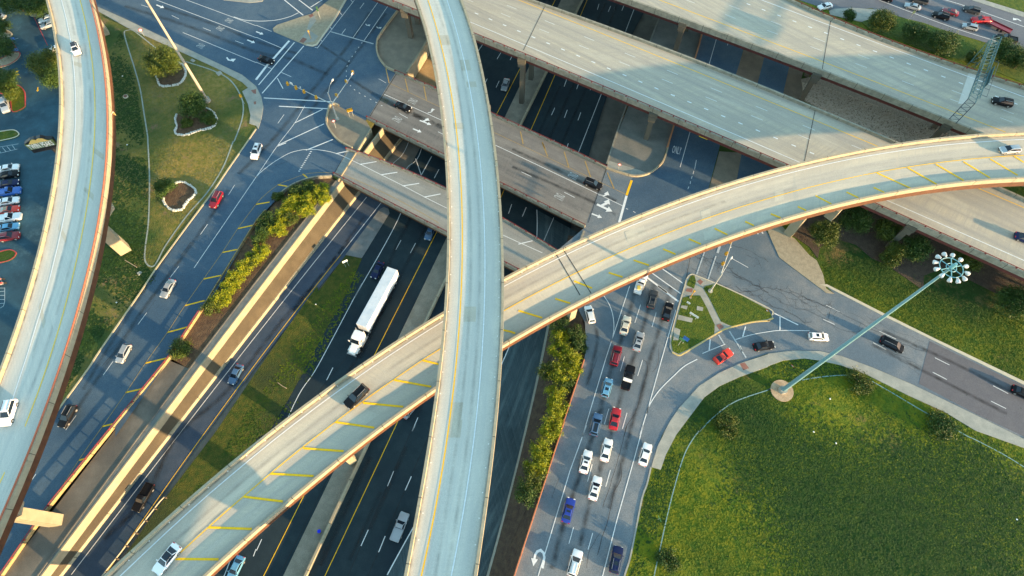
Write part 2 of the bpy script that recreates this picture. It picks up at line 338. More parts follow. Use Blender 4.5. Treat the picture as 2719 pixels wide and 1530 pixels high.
# main carriageway southbound
SBL='o-2900,1450 m1400,1450 j130,1400 j640,480 j900,0 f880,1420 f1020,1110 f1290,640 f1410,300 b1260,1230'
mb=MB(); A=W('m1600,1750 j120,1420 j330,1060 j720,340 j890,0 f880,1430 f1020,1110',LOW)
Bm=W('n230,1450 n420,1100 n760,410 j1380,520 j1610,0 f1590,1450 f1830,920 f2100,500 b2200,1240 b2465,680',LOW)
mb.poly(A+W('f1260,610 f1225,640 f990,960 f900,1080 f1000,900 f1500,60 b1900,760 b2300,0 b2600,-600 c600,-600 c740,0 c500,640 c0,1000',LOW)[5:]+Bm[::-1]+W('n60,1800',LOW),dz=.03)
sb=None
mb=MB(); sbL=fit(W('m1500,1750 j330,1060 j900,0 f1020,1110 f1400,400 b1700,1050 b2150,250 b2465,-300',LOW),2,40,80,80)
sbR=fit(W('n255,1450 n760,410 j1380,520 j1610,0 f1830,920 c0,985 c110,720 c480,0',LOW),2,40,80,80)
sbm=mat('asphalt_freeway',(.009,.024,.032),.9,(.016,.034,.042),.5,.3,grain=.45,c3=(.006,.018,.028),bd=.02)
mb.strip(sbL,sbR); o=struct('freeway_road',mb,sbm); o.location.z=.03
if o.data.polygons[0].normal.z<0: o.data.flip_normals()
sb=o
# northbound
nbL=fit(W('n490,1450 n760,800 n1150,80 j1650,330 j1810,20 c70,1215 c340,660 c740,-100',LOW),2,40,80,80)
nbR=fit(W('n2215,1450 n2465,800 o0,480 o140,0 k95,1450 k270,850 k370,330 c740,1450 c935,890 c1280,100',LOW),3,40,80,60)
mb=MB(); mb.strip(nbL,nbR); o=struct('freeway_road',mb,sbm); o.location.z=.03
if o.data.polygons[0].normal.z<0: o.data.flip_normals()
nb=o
A_=fit(W('n1290,1450 n1530,850 j2360,840 j2455,560 g180,880 g275,655',LOW),3,40,40,0); B2=resample(fit(W('n2215,1450 n2465,800 o0,480 o140,0 k95,1450 k270,850 k355,330 g690,900',LOW),3,40,40,0),len(A_)); mb=MB().strip(A_,B2); o=struct('freeway_shoulder',mb,mat('shoulder_teal',(.045,.085,.10),.9,(.075,.125,.14),.5,.3,grain=.5,c3=(.025,.05,.06),big=.12,streak=((.02,.035,.045),(.06,.09,.10),(.14,.19,.20)))); o.location.z=.045
if o.data.polygons[0].normal.z<0: o.data.flip_normals()
# median strip + barrier
mA=offs(sbR,0); mb=MB(); 
med=MB(); med.strip(sbR,nbL); o=obj('median_strip',med,mat('median_concrete',(.20,.18,.14),.9,(.27,.24,.19),.5,.2,grain=.3)); o['kind']='structure'; o.location.z=.12
if o.data.polygons[0].normal.z<0: o.data.flip_normals()
mbw=MB(); mbw.wallr(nbL,.5,0,1.1); finish(obj('median_barrier',mbw,CONP),'tall concrete median barrier between the two freeway carriageways','barrier')
# right shoulder barrier of northbound
nb2=fit(W('n2215,1450 n2465,800 o0,480 o140,0 k95,1450 k270,850 k355,330',LOW),2,40,80,20)
mbw=MB(); mbw.wallr(nb2,.55,0,1.0); finish(obj('edge_barrier',mbw,mat('old_barrier',(.30,.30,.25),.9,(.40,.38,.31),.8,grain=.2)),'weathered concrete barrier along the freeway foot of the soil bank','barrier')
# gore nose + grass median at exit ramp
mb=MB(); mb.poly(W('f1230,620 f1275,635 f1285,680 f1020,1110 f860,1080 f1190,640',LOW),dz=.15); struct('gore_island',mb,mat('gore_concrete',(.13,.14,.14),.9,(.18,.19,.19),.6,grain=.3))
GM='f865,1080 f1020,1115 f880,1430 j720,320 j330,1060 j120,1420 m1650,1750 m700,2000 m930,1500 m1620,640 i2010,1450 i2465,870 j0,820 j640,0 f620,1450'
mb=MB(); mb.poly(W('f865,1080 f1020,1115 f890,1420 j730,320 j330,1060 j130,1400 n0,130 m2300,500 m1700,1200 m1300,1700 m900,1700 m1500,820 i2080,1400 i2465,830 j0,830 j480,150 j590,0 f600,1430',LOW),dz=.10); gm=struct('grass_median',mb,mat('median_grass',(.03,.06,.004),.95,(.085,.085,.01),.9,.9,c3=(.03,.045,.012),grain=.6,det=9,bd=.3))
# right soil bank
sl=fit(W('n2215,1450 n2465,800 o0,480 o140,0 k95,1450 k270,850 k370,330',LOW+.9),2,30,80,25)
sr=resample(W('o-150,1900 o20,1450 o490,0 k450,1450 k690,720 k712,600 k700,350 k600,160 g690,915',-.3),30)
mb=MB(); mb.strip(resample(sl,30),sr); o=struct('soil_bank',mb,DIRTD)
if o.data.polygons[0].normal.z<0: o.data.flip_normals()
# shaded abutment strips left of freeway under bridges: concrete strip continues
A=resample(W('f830,365 b990,1438 b1110,1240 b1455,690 b1620,400 b1850,0',-4.4),30); B=resample(W('f960,490 f1250,120 b1500,1250 b1900,500 b2300,-200',-5.6),30)
mb=MB(); mb.strip(A,B); o=struct('abutment_slope',mb,mat('orange_tan_concrete',(.22,.16,.085),.95,(.30,.22,.12),.4,.2,grain=.3))
if o.data.polygons[0].normal.z<0: o.data.flip_normals()
mbw=MB(); mbw.wallr(W('f790,368 b985,1442 b1105,1245',0),.3,-4.5,.35); finish(obj('abutment_wall',mbw,CONW),'cream abutment wall between the two short overpasses','wall')
mbw=MB(); mbw.wallr(cat(W('b1450,705 b1620,440 b1850,20',0)),.5,-4.5,.45); finish(obj('abutment_wall',mbw,CONW),'cream abutment wall beside the striped sunlit slab island','wall')
# right abutment walls
rw2=W('g655,855 g700,812',0)
mbw=MB(); mbw.wallr(W('k520,60 g655,940 g690,850',0),.4,-6.6,.3); finish(obj('abutment_wall',mbw,GRAYP),'small grey abutment wall at the right end of the overpasses','wall')
mbw=MB(); mbw.wallr(fit(W('g925,200 g965,0 c940,1450 c1030,1200 c1125,990 c1330,375 c1430,140',0),2,30,0,100),.4,-6.6,.25); finish(obj('retaining_wall',mbw,mat('dark_wall',(.16,.17,.15),.9,(.22,.22,.19),.6,grain=.3)),'dark grey retaining wall under the elevated freeway decks','wall')
# vertical faces below ground edges (left, under rail)
mbw=MB(); mbw.wallr(resample(W(RAIL+' e2465,760 f95,650',0),30),.2,-.4,0.5); 
fe=empty('frontage_rail_wall',W('m1110,0',0)[0],'low concrete wall with dark red rail along the left frontage road','barrier')
obj('wall',mbw,mat('frontage_wall',(.27,.20,.09),.85,(.33,.25,.12),1.,joints=6.),fe)
def railing(p,zb,parent,m=REDR,h=.45,step=3.2,r=.09):
    q=resample(p,step=step); q2=resample(p,step=1.5); mb=MB()
    mb.path([(a[0],a[1],a[2]+zb+h) for a in q2],r,6)
    for i,a in enumerate(q[:-1]):
        t=q[i+1]-q[i]; mb.box((a[0],a[1],a[2]+zb+h/2),.25,.28,h,math.atan2(t[1],t[0]))
    return obj('railing',mb,m,parent)
railing(resample(W(RAIL,0),30),.5,fe)
mbw=MB(); mbw.wallr(cat(W('f180,560 f280,460 f400,390 f560,340 f730,325',0)),.35,-1.0,.7); 
finish(obj('wing_wall',mbw,GRAYP),'curved grey concrete wall behind the bushes at the turnaround','wall')
# soil-side of right frontage: orange wall with rail
rr=empty('frontage_rail_wall',W('k690,720',0)[0],'long orange painted wall along the queueing lanes of the right frontage','barrier')
pr=cat(W('o-90,1800 o20,1450 o490,0 k450,1450 k690,720',0)); mbw=MB(); mbw.wallr(pr,.3,-.6,.75); obj('wall',mbw,mat('orange_wall',(.42,.22,.12),.8,(.35,.19,.11),1.5),rr); railing(pr,.75,rr,mat('rust_rail',(.35,.12,.06),.6),.3)
# ---- road surfaces at street level
AL='m-700,2100 i-600,1800 i500,1280 i640,1080 i850,790 i960,620 e1340,1450 e1840,750 e2050,470 e2380,0 a2465,1240 b20,1240 b50,1150 b70,1030 b50,930 b0,830 a2330,720 a2140,630 a1700,420 a1200,180 a940,65 a500,-140 a500,-1300 b1700,-1300 b1500,-100 b1390,80 b1200,340 b1165,430 b1175,540 b1250,650 b1345,697 b1095,1125 b1060,1150 b930,1430 f865,92 f738,322 f560,342 f400,392 f280,462 f180,562 f95,652 e2465,750 e2100,1400 i1930,250 i1640,690 i1110,1450 m1110,0 m480,780 m20,1450 m-200,1780'
mb=MB(); mb.poly(W(AL,0),dz=.04); fl=struct('frontage_road',mb,ASPF)
AR='o-180,1950 o20,1450 o490,0 k450,1450 k690,720 k712,600 k700,350 k620,190 k520,60 g440,1030 g700,812 g912,248 g1040,290 g1180,325 g1310,300 g1410,230 g1465,150 g1510,0 c1480,1440 c1560,1200 c1765,545 c1840,300 c1900,0 c2100,-900 c2700,-900 c2350,0 c2230,460 c2160,710 g1985,80 g1890,440 h-60,780 h30,920 h110,1100 h240,1200 h640,1450 l560,0 l1100,280 l1570,510 l2465,950 l3600,1500 l3300,1900 p2465,110 l2465,1470 l2000,1240 l1400,950 l1000,780 l700,670 l500,625 l250,620 l0,650 k2200,740 k2000,830 k1800,960 k1600,1180 k1520,1300 k1440,1440 o1340,400 o1300,560 o1250,700 o1180,1050 o1130,1290 o1080,1450 o960,1950'
mb=MB(); mb.poly(W(AR,0),dz=.04); fr=struct('frontage_road',mb,ASPI)
# darker overlay on the right road
mb=MB(); mb.poly(W('l1555,530 l2465,965 l3560,1500 l3300,1880 l2465,1450 l2000,1230 l1450,940',0),dz=.06); struct('road_overlay',mb,ASPR)
mb=MB(); mb.poly(W('g1510,10 g1465,150 g1410,230 g1310,300 g1180,325 g1150,345 g1020,765 g1260,760 g1700,560 g1890,430 g1985,80 c2160,705 c2228,460 c2330,60 c2600,-800 c2150,-800 c1845,300 c1765,545 c1560,1200',0),dz=.05); struct('road_overlay',mb,ASPF)
# ---- overpasses (street level, over the sunken freeway)
def lofted(Ls,Rs,z,deg,n,e0,e1):
    A=W(Ls,z); B=W(Rs,z)
    if deg: return fit(A,deg,n,e0,e1),fit(B,deg,n,e0,e1)
    return resample(cat(A),n),resample(cat(B),n)
BANK={}
def bank(root,A,B,e,z):
    BANK[z]=(A,B,e)
    for o in root.children:
        if o.type!='MESH' or o.name.startswith('pier'): continue
        n=len(o.data.vertices); v=np.empty(n*3,np.float32); o.data.vertices.foreach_get('co',v); v=v.reshape(-1,3); v[:,2]+=bshift(v,z); o.data.vertices.foreach_set('co',v.ravel()); o.data.update()
def bshift(v,z):
    A,B,e=BANK[z]; M=((A+B)/2)[:,:2]; i=((v[:,None,:2]-M[None])**2).sum(2).argmin(1); d=(B-A)[i,:2]; t=((v[:,:2]-A[i,:2])*d).sum(1)/(d**2).sum(1); return e*(.5-np.clip(t,0,1))
def deckwear(root,A,B,tr,npatch):
    m1=mat('tyre_film',(.05,.055,.06),.8,alpha_edge=.2)
    for t in tr: obj('wear_stain',MB().ribbon(A*(1-t)+B*t,.85,.012),m1,root)
    q=np.stack([A*(1-t)+B*t for t in (.045,.955)]); m2=mat('edge_grime',(.09,.075,.05),.9,alpha_edge=.5)
    for k in (0,1): obj('wear_stain',MB().ribbon(q[k],.7,.012),m2,root)
    rr=random.Random(len(A)+npatch)
    for k in range(npatch):
        i=rr.randint(8,len(A)-12); t=rr.uniform(.15,.7); n=rr.choice((1,1,2)); P0=[A[i+j]*(1-t)+B[i+j]*t for j in range(n+1)]; P1=[A[i+j]*(.8-t)+B[i+j]*(t+.2) for j in range(n+1)]
        mb=MB(); mb.poly(P0+P1[::-1],dz=.008); obj('patch_stain',mb,mat('deck_patch',(.46,.43,.345),.85,(.42,.39,.32),.7,grain=.2),root)
def deck(root,Ls,Rs,z,m,deg=3,n=60,e0=0,e1=0,pl=(.45,.85),pr=(.45,.85),pm=CONP,thick=.3,gird=1.9,ng=5,gm=STEEL,lip=.45,ztop=True,raill=None,railr=None):
    A,B=lofted(Ls,Rs,z+(.8 if ztop else 0),deg,n,e0,e1); A[:,2]=z;B[:,2]=z
    mb=MB(); mb.strip(A,B); f=mb.f[0]; a,b,c=[Vector(mb.v[i]) for i in f[:3]]; flip=(b-a).cross(c-a).z<0
    if flip: mb.f=[q[::-1] for q in mb.f]
    uv=mb.uv
    lo=[(q[0],q[1],q[2]-thick) for q in mb.v]; nn=len(mb.v); mb.add(lo,[tuple(i for i in q[::-1]) for q in mb.f[:]],uv)
    obj('deck',mb,m,root)
    for E,O,(pw,ph),rl in ((A,B,pl,raill),(B,A,pr,railr)):
        d=(O-E); d[:,2]=0; d/=np.linalg.norm(d,axis=1)[:,None]
        p=E+d*pw/2; mb=MB(); mb.wallr(p,pw,-lip,ph); obj('parapet',mb,pm,root)
        if rl: railing(p,ph,root,rl[0],rl[1])
    for k in range(ng):
        t=(k+.0)/(ng-1); t=.025+.95*t; p=A*(1-t)+B*t; mb=MB(); mb.wallr(p,.35,-thick-gird,-thick-.01); obj('girder',mb,gm,root)
    return A,B
br=empty('road_overpass',W('f1840,0',0)[0],'wide street overpass with turn arrows crossing the sunken freeway','overpass')
BA=deck(br,'b1345,697 b1560,790 b1745,875 z1360,330 z1476,381 z1611,448','b1060,1150 b1400,1310 b1815,1490 z1182,431 z1328,490 z1360,509 z1553,606',0.05,DECKB,2,40,0,0,ng=6,gird=1.2,pm=GRAYP,ztop=False,raill=(REDR,.45),railr=(REDR,.45),pl=(.4,.7),pr=(.5,.7),lip=.5)
br2=empty('turnaround_overpass',W('f1400,500',0)[0],'narrow turnaround overpass with white diagonal stripes over the sunken freeway','overpass')
BB=deck(br2,'z918,405 z956,395 z1060,447 z1186,508 z1336,580 z1365,600 z1481,663 z1550,715','z884,470 z905,474 z960,500 z1080,568 z1185,627 z1290,680 z1376,714 z1500,790',0.05,mat('deck_turnaround',(.25,.26,.24),.85,(.31,.31,.28),.4,.1,grain=.3,streak=((.16,.17,.175),(.25,.25,.23),(.36,.35,.31))),3,40,0,0,ng=4,gird=1.2,pm=GRAYP,ztop=False,raill=(REDR,.4),railr=(REDR,.4),pl=(.4,.6),pr=(.5,.7),lip=.6)
line('edge_line','b1285,805 b1500,905 b1760,1025 g120,40 g740,330 g1095,495',0,.13,YELF,br,2,.07)
strokes('hatch_marking','b1250,660 b1280,800 b1435,760 b1465,890 b1615,830 b1640,965 g290,0 g340,130 g500,85 g545,235 g700,175 g755,330 g915,285 g980,440 c80,1270 c105,1390 c290,1370 c320,1440',0,.3,YELF,br,.07)
line('lane_line','b1235,908 b1340,960 b1500,1030 b1785,1160 g0,105 g600,370 g850,505 g1060,610',0,.15,WHT,br,2,.07)
strokes('dash_marking','b1380,1095 b1460,1140 b1750,1270 b1800,1295 g90,280 g185,325 g500,475 g600,525',0,.13,WHT,br,.07)
strokes('stop_line','g1100,510 g1030,765',0,.6,WHT,fr,.06); strokes('stop_line','g1150,360 g1100,505',0,.6,YEL,fr,.06)
strokes('joint_line','b1360,700 b1095,1125 g905,250 g730,770',0,.12,BLK,br,.075)
strokes('joint_line','f868,95 f735,325',0,.12,BLK,br2,.075)
for c_,a_ in (('b1508,975','b1700,1062'),('b1358,1150','b1560,1245'),('g585,318','g780,410'),('g455,518','g640,605')): roadtext('ONLY',c_,a_,0.05,1.8,2.6,br,mat('worn_white_paint',(.52,.55,.55),.8,(.38,.41,.42),3.))
arrow('l','b1645,1075','b1728,1050',0.055,br,sx=.7); arrow('sl','b1575,1160','b1690,1205',0.055,br,sx=.7); arrow('s','b1510,1240','b1592,1275',0.055,br)
arrow('l','g845,470','g945,500',0.05,fr); arrow('sl','g815,590','g965,660',0.05,fr); arrow('s','g765,680','g865,720',0.05,fr)
line('edge_line','f500,62 f620,70 f780,105 f1010,210 f1200,305 f1410,410 f1620,520 f1840,630 z1336,625 z1440,672',0,.14,WHT,br2,0,.075)
strokes('diagonal_marking','f500,65 f660,0 f770,105 f930,68 f1000,208 f1160,180 f1200,308 f1360,283 f1410,415 f1570,390 f1620,522 f1775,492 g60,975 g195,942',0,.28,WHT,br2,.08)
line('edge_line','f800,295 f950,345 f1200,460 f1400,575 f1760,770',0,.12,YELF,br2,2,.08)
# ---- markings on left frontage + left intersection
line('lane_line','f0,330 f60,270 f180,180 f320,100 f430,70 f500,62',0,.15,WHT,fl,0,.07)
line('lane_line','b470,1020 b370,1190 b210,1400 e2465,330 e1868,1205',0,.14,WHT,fl,0,.07)
strokes('diagonal_marking','b365,1190 b640,1055 b210,1400 b655,1195 f200,35 f290,0 b480,1448 b740,1345',0,.25,WHT,fl,.07)
line('edge_line','f800,295 f700,288 f600,287 f480,300 f350,345 f210,405 f70,515 f0,590 e2465,590 e2290,825 e2140,1055 e1960,1310 i1780,190 i1610,450 i1400,745 i1215,1025 i985,1355 m760,335 m480,780 m430,860',0,.12,YELF,fl,0,.07)
strokes('hatch_marking','f450,300 f505,345 f210,403 f320,422 f0,592 f130,570 e2290,825 e2450,790 e2140,1055 e2290,1025 e1960,1310 e2130,1275 i1785,188 i1970,140 i1610,447 i1805,395 i1400,743 i1600,695 i1210,1025 i1365,990 i985,1352 i1095,1325 m765,335 m835,315',0,.32,YEL,fl,.07)
strokes('dash_marking','e2260,405 e2200,500 e2000,782 e1930,882 e1722,1188 e1640,1295 i1415,255 i1330,370 i1090,725 i995,858 i735,1245 i635,1385 m348,468 m238,628 b270,1105 b210,1190',0,.12,WHT,fl,.07)
strokes('yield_marks',' '.join(f'f{520-d*.6:.0f},{85+d:.0f} f{536-d*.6:.0f},{85+d:.0f}' for d in range(0,200,17)),0,.22,WHT,fl,.07)
mk=MB()
for s in ('a1500,0 a2465,365','a1790,0 a2465,250','a1760,315 a2465,605','b0,360 b245,465','b0,245 b150,305','b0,600 b160,668','b245,700 b340,742'): mk.ribbon(W(s,0),.14,.07)
mk.ribbon(cat(W('a2250,165 a2350,195 a2465,205 b80,205 b200,195 b320,165 b410,125',0)),.2,.07)
for s in ('a1360,50 a1430,72','a1655,152 a1725,185','a1955,270 a2030,300','a2265,395 a2345,425'): mk.ribbon(W(s,0),.12,.07)
for s in ('b270,0 b455,150','b410,0 b545,102','b525,72 b640,0'): mk.ribbon(W(s,0),.3,.07)
obj('lane_marking',mk,WHT,fl)
strokes('stop_line','b320,395 b165,570 b115,620 b0,770',0,.65,WHT,fl,.07)
strokes('crosswalk_line','b370,410 b25,820 b460,445 b60,900 b75,945 b735,982 b220,1025 b700,1050',0,.28,WHT,fl,.07)
strokes('crosswalk_line','b205,755 b260,855',0,.2,WHT,fl,.07)
strokes('stop_line','b710,305 b1130,425',0,.35,mat('faded_white',(.45,.5,.52),.8,(.3,.35,.38),3.),fl,.07)
strokes('lane_line','b590,465 b950,0 b595,465 b565,458 b930,370 b1190,0 b1035,400 b1290,30 b825,330 b862,280 b1000,85 b1040,30 b615,380 b640,405 b710,258 b730,285 b810,125 b828,150 b910,0 b928,20',0,.14,WHT,fl,.07)
line('dotted_line','b1022,410 b960,500 b890,600 b868,700 b880,780 b940,860 b1050,930 b1150,985 b1230,1030',0,.14,WHT,fl,0,.07,dash=(.9,2.0))
strokes('dash_marking','b1180,760 b1250,800',0,.1,WHT,fl,.07)
for a_,b_ in (('b1070,225','b1095,255'),('b1175,250','b1205,280')): arrow('l',a_[:1]+a_[1:],b_,0.05,fl)
for a_,b_ in (('a1505,48','a1580,78'),('a2380,385','a2455,415'),('b0,305','b70,333')): arrow('s',a_,b_,0.05,fl)
arrow('l','a2215,540','a2255,600',0.05,fl)
for c_,a_ in (('a2205,200','a2400,280'),('a2120,276','a2300,350'),('a1930,445','a2120,520')): roadtext('ONLY',c_,a_,0.05,1.7,2.4,fl,MT['worn_white_paint'])
# ---- markings right intersection / frontage
mk=MB()
for s in ('o250,1450 o555,440 o715,0','k675,1450 k900,700 k1130,0','o870,1450 o1005,920 o1180,300 o1260,0','k1230,1430 k1310,1170 k1440,700 k1575,230'): mk.ribbon(W(s,0),.16,.08)
mk.ribbon(cat(W('k1290,1230 k1330,1130 k1420,1000 k1560,860 k1660,770 k1780,705',0)),.18,.08)
mk.ribbon(cat(W('k860,65 k930,170 k970,290 k978,420 k955,540',0)),.15,.08)
mk.ribbon(cat(W('k1830,650 k1900,620 k2050,560',0)),.15,.08); mk.ribbon(cat(W('k2150,515 k2300,470 k2465,440 l120,428 l400,430',0)),.15,.08)
for s in ('k1905,515 k1895,620','k2245,390 k2215,500','l60,262 l290,375','l115,280 l115,425'): mk.ribbon(W(s,0),.25,.08)
for s in ('k1235,180 k1180,355','k1385,255 k1345,395','k1080,678 k1040,820','k1255,710 k1207,865','k930,1180 k887,1330','k1105,1220 k1060,1375','o770,375 o725,540','o945,430 o900,590','o590,980 o545,1140','o775,1035 o730,1195'): mk.ribbon(W(s,0),.13,.08)
for s in ('l1605,690 l1745,760','l1585,830 l1720,900','l2165,960 l2310,1035','l2145,1108 l2290,1180','l1010,545 l1135,612','l530,320 l640,370','l1070,435 l1230,510','l560,185 l690,250','g2110,1110 g2270,1200','h35,-2000 h35,-1999'): mk.ribbon(W(s,0),.13,.08)
obj('lane_marking',mk,WHT,fr)
strokes('crosswalk_line','g1400,1180 g1640,1350 g1320,1235 g1620,1450',0,.25,WHT,fr,.08)
strokes('stop_line','g1290,1290 g1490,1440 k1400,0 k1600,150',0,.45,WHT,fr,.08)
strokes('crosswalk_line','g1860,1020 g1775,1265 g1960,1090 g1885,1315 k1985,470 k2040,560 k2090,435 k2250,690 k2190,575 k2215,630',0,.3,MT['faded_white'],fr,.08)
strokes('stop_line','g2010,955 g1975,1060',0,.55,MT['faded_white'],fr,.08)
line('lane_line','c1975,345 c1895,615 c1720,1250 g1680,0 g1615,235',0,.15,WHT,fr,2,.08); strokes('dash_marking','g1772,165 g1755,255 g1748,270 g1740,300 g1732,320 g1724,345 g1716,370 g1712,395 g1700,420 g1690,445 c2088,390 c2070,440 g1095,632 g1115,640 g1165,660 g1185,672',0,.14,WHT,fr,.08)
roadtext('ONLY','g1585,68','g1600,0',0.05,2.3,2.6,fr)
arrow('u','o225,1360','o255,1180',0.05,fr,sx=.75)
strokes('yield_marks','g2215,898 g2225,893 g2265,885 g2275,880 g2310,876 g2320,871 g2355,872 g2365,867 g2400,866 g2412,861',0,.6,WHT,fr,.08)
# cracks, sealed joints and oil on the worn concrete road
ck=MB()
def crack(s,wd=.07,j=.25,sub=7,br=0):
    p=cat(W(s,0),4); q=resample(p,step=1.1); q[1:-1,:2]+=RNG.normal(0,j,(len(q)-2,2)); ck.ribbon(q,wd,.09)
    for i in range(1,len(q)-1):
        if random.random()<br:
            a=q[i]; t=random.random()*6.28; L=random.uniform(.5,1.8); b=a+np.array([math.cos(t)*L,math.sin(t)*L,0]); c=b+np.array([math.cos(t+.8)*L*.6,math.sin(t+.8)*L*.6,0]); ck.ribbon([a,b,c],wd*.7,.092)
crack('g1760,1050 g2070,1200 g2465,1440',.08,.3,br=.5); crack('g1750,1080 g1900,1150 g2200,1300',.05,.3,br=.3); crack('g1720,1200 g2000,1350 g2200,1450',.05,.3,br=.5)
crack('k2150,0 k2465,165 l250,290 l420,345',.08,.35,br=.7); crack('g1960,1370 g2200,1440 l0,10 l180,60 l420,140 l620,215',.07,.3,br=.6); crack('l0,80 l160,170 l400,240 l580,330',.06,.35,br=.7)
crack('l200,40 l480,160 l620,220 l900,370 l1150,500 l1400,590 l1520,630',.06,.2,br=.3); crack('l520,330 l700,410 l900,480 l1150,600 l1490,790',.05,.2,br=.3); crack('l770,255 l900,310 l1080,430',.04,.2,br=.3)
crack('l950,290 l1200,420 l1500,540',.03,.2,br=.2); crack('l1040,560 l1250,700 l1460,860',.03,.2,br=.2); crack('l600,220 l580,320',.05,.1); crack('g2260,1080 g2360,1120 g2400,1210',.05,.2,br=.5)
crack('g2080,970 g2300,1050 g2465,1150',.06,.2,br=.1); crack('l60,30 l300,150 l560,290',.05,.4,br=.8); crack('g2120,1270 g2300,1350 g2465,1450',.06,.3,br=.7)
crack('k1255,710 k1310,760 k1250,1000 k1190,1200 k1100,1350 k1075,1450',.09,.08); crack('o1105,0 o1040,250 o1000,380 o930,600 o870,790',.08,.06); crack('o1045,360 o1050,510 o980,640 o950,800 o890,1000 o860,1100 o820,1250',.09,.06); crack('k1410,600 k1400,750 k1345,830',.06,.06); crack('o850,1030 o750,1190 o715,1370',.06,.05); crack('k820,680 k760,850 k710,965',.05,.08); crack('o455,500 o400,630 o380,700',.05,.03); crack('g1720,1075 g1665,1340',.1,.03)
obj('crack',ck,CRK,fr)
oil=MB()
for s,wd in (('k1170,60 k1120,290 k990,700 k870,1100 k840,1230 o640,500 o480,1000 o380,1380',1.6),('k1370,-20 k1300,260 k1180,650 k1050,1050 k980,1330 o760,700 o650,1160',1.5),('k1530,0 k1440,330 k1330,700 k1230,1090 k1160,1300 o1070,300 o930,800',1.5),('k800,380 k820,520 k780,720 k720,950',1.2),('k1240,1200 k1380,1300 k1600,850',.01),('l1100,430 l1700,700 l2400,1050',1.2),('l1000,560 l1500,820 l2300,1230',1.2),('g0,60 g500,290 g1000,560',1.4),('g0,230 g400,400 g760,560 g1000,690',1.3)):
    p=cat(W(s,0)); oil.ribbon(p,wd,.07 if s[0]!='g' else .065)
obj('oil_stain',oil,OIL,fr)
oil=MB()
for s,wd in (('a1200,60 a1800,250 a2465,500 b300,560 b700,720',1.8),('a1500,50 a2100,250 a2465,400 b400,520',1.6),('b1100,120 b900,420 b600,800 b200,1300 e2300,300',1.8),('b1250,130 b900,600 b500,1100',1.6),('b420,300 b900,620',1.2),('e2200,450 e1900,900 i1400,200 i1100,650 i700,1250',1.5),('e1900,640 e1500,1250 i1100,500 i800,1000',1.3),('b900,760 b1300,1000 b1800,1230',1.5)):
    oil.ribbon(cat(W(s,0)),wd,.065 if 'b1800' not in s else .05)
obj('oil_stain',oil,mat('oil_stain_light',(.03,.035,.04),.7,alpha_edge=.55),fl)
ck=MB(); crack('e1840,950 e1740,1090',.08,.03); crack('i1080,660 i985,770',.08,.03); crack('f180,220 f300,180',.06,.05); crack('i1500,130 i1350,330 i900,780',.04,.05)
obj('crack',ck,CRK,fl)
# lower freeway markings
line('lane_line','m710,1450 m1130,790 i1720,1450 i2465,480 j0,480 j380,0 f330,1450 f690,980 f1080,500',LOW,.15,WHT,ramp,2,.06)
line('lane_line','f1205,570 f1190,600 f1050,770 f815,1075',LOW,.15,WHT,ramp,2,.06)
line('lane_line','f815,1075 f520,1450 j570,0 j0,750 i2465,740 i1940,1450 m2020,0 m1520,720 m1000,1450',LOW,.14,YEL,ramp,2,.06)
line('lane_line','b2200,-200 b1730,780 f1585,80 f1440,270 f1400,660 f970,1450 j1005,0 j600,760 j305,1270 m1900,2100',LOW,.16,WHT,sb,0,.06)
line('lane_line','b2100,-100 b1650,800 f1455,25 f1315,205',LOW,.14,WHT,sb,0,.06); strokes('lane_line','f1690,130 f1590,310 f1590,310 f1535,150',LOW,.2,WHT,sb,.06)
line('lane_line','b2465,820 b2310,1100 f1740,850 f1440,1450 j1475,0 j1145,660 n480,640 n70,1450',LOW,.15,YEL,sb,2,.06,e0=60,e1=30)
strokes('dash_marking','f1395,935 f1345,1030 f1535,965 f1485,1060 f1760,255 f1715,340 j1335,0 j1285,70 f1335,1350 f1285,1448 j1125,380 j1070,490 j740,785 j680,905 n55,1095 n5,1205 m2465,1190 m2440,1260 b2205,395 b2140,490 b2355,510 b2320,570 b2225,760 b2200,810 b2340,780 b2310,845 b2465,540 b2445,580',LOW,.15,WHT,sb,.06)
line('lane_line','c740,-60 c435,695 c180,1260 j1475,1050 j1385,1260 n1340,0 n1075,540 n685,1450',LOW,.15,YEL,nb,2,.06,e0=60,e1=60)
strokes('dash_marking','c835,40 c820,95 c948,60 c925,115 c1075,55 c1055,105 c525,765 c500,835 c645,790 c620,860 c765,835 c750,870 c410,1040 c378,1110 c530,1060 c503,1135 c660,1085 c633,1160 g540,5 g525,50 c405,1350 c400,1370 g135,620 g98,708 j1558,1265 j1503,1395 n1325,440 n1265,585 n1495,490 n1435,625 n1080,1005 n1010,1160 n1243,1065 n1180,1220 n1530,0 n1503,55 f2460,590 f2430,680',LOW,.16,WHT,nb,.06)
line('lane_line','c1250,-100 c1185,40 c1100,285 c870,880 c650,1440 g670,0 g640,90',LOW,.15,WHT,nb,2,.06)
line('lane_line','g275,655 g180,880 j2455,560 j2360,840 n1530,850 n1290,1450',LOW,.22,WHT,nb,3,.08)
line('lane_line','g400,720 g305,940',LOW,.15,WHT,nb,1,.06)
def seams(s,parent,wd=.07,deg=2): return line('pavement_seam',s,LOW,wd,BLK,parent,deg,.055)
seams('j1620,0 n1500,-300 j1335,70 j1120,500 j750,770 j560,1170',sb) if 0 else None
for s,pp in (('j1340,120 j870,640 j620,1030',sb),('j1345,10 j1180,340 j900,830',sb),('j1630,1080 n1480,80 n1270,580 n1010,1160 n880,1450',nb),('n1660,90 n1500,480 n1180,1220 n1070,1450',nb),('n740,430 n560,740 n230,1450',sb),('f1830,960 j1560,120 j1380,440',sb),('c400,1100 c290,1310',nb),('c520,1140 c410,1350',nb),('c650,1150 c530,1400',nb)): seams(s,pp,.09,1)
oil=MB()
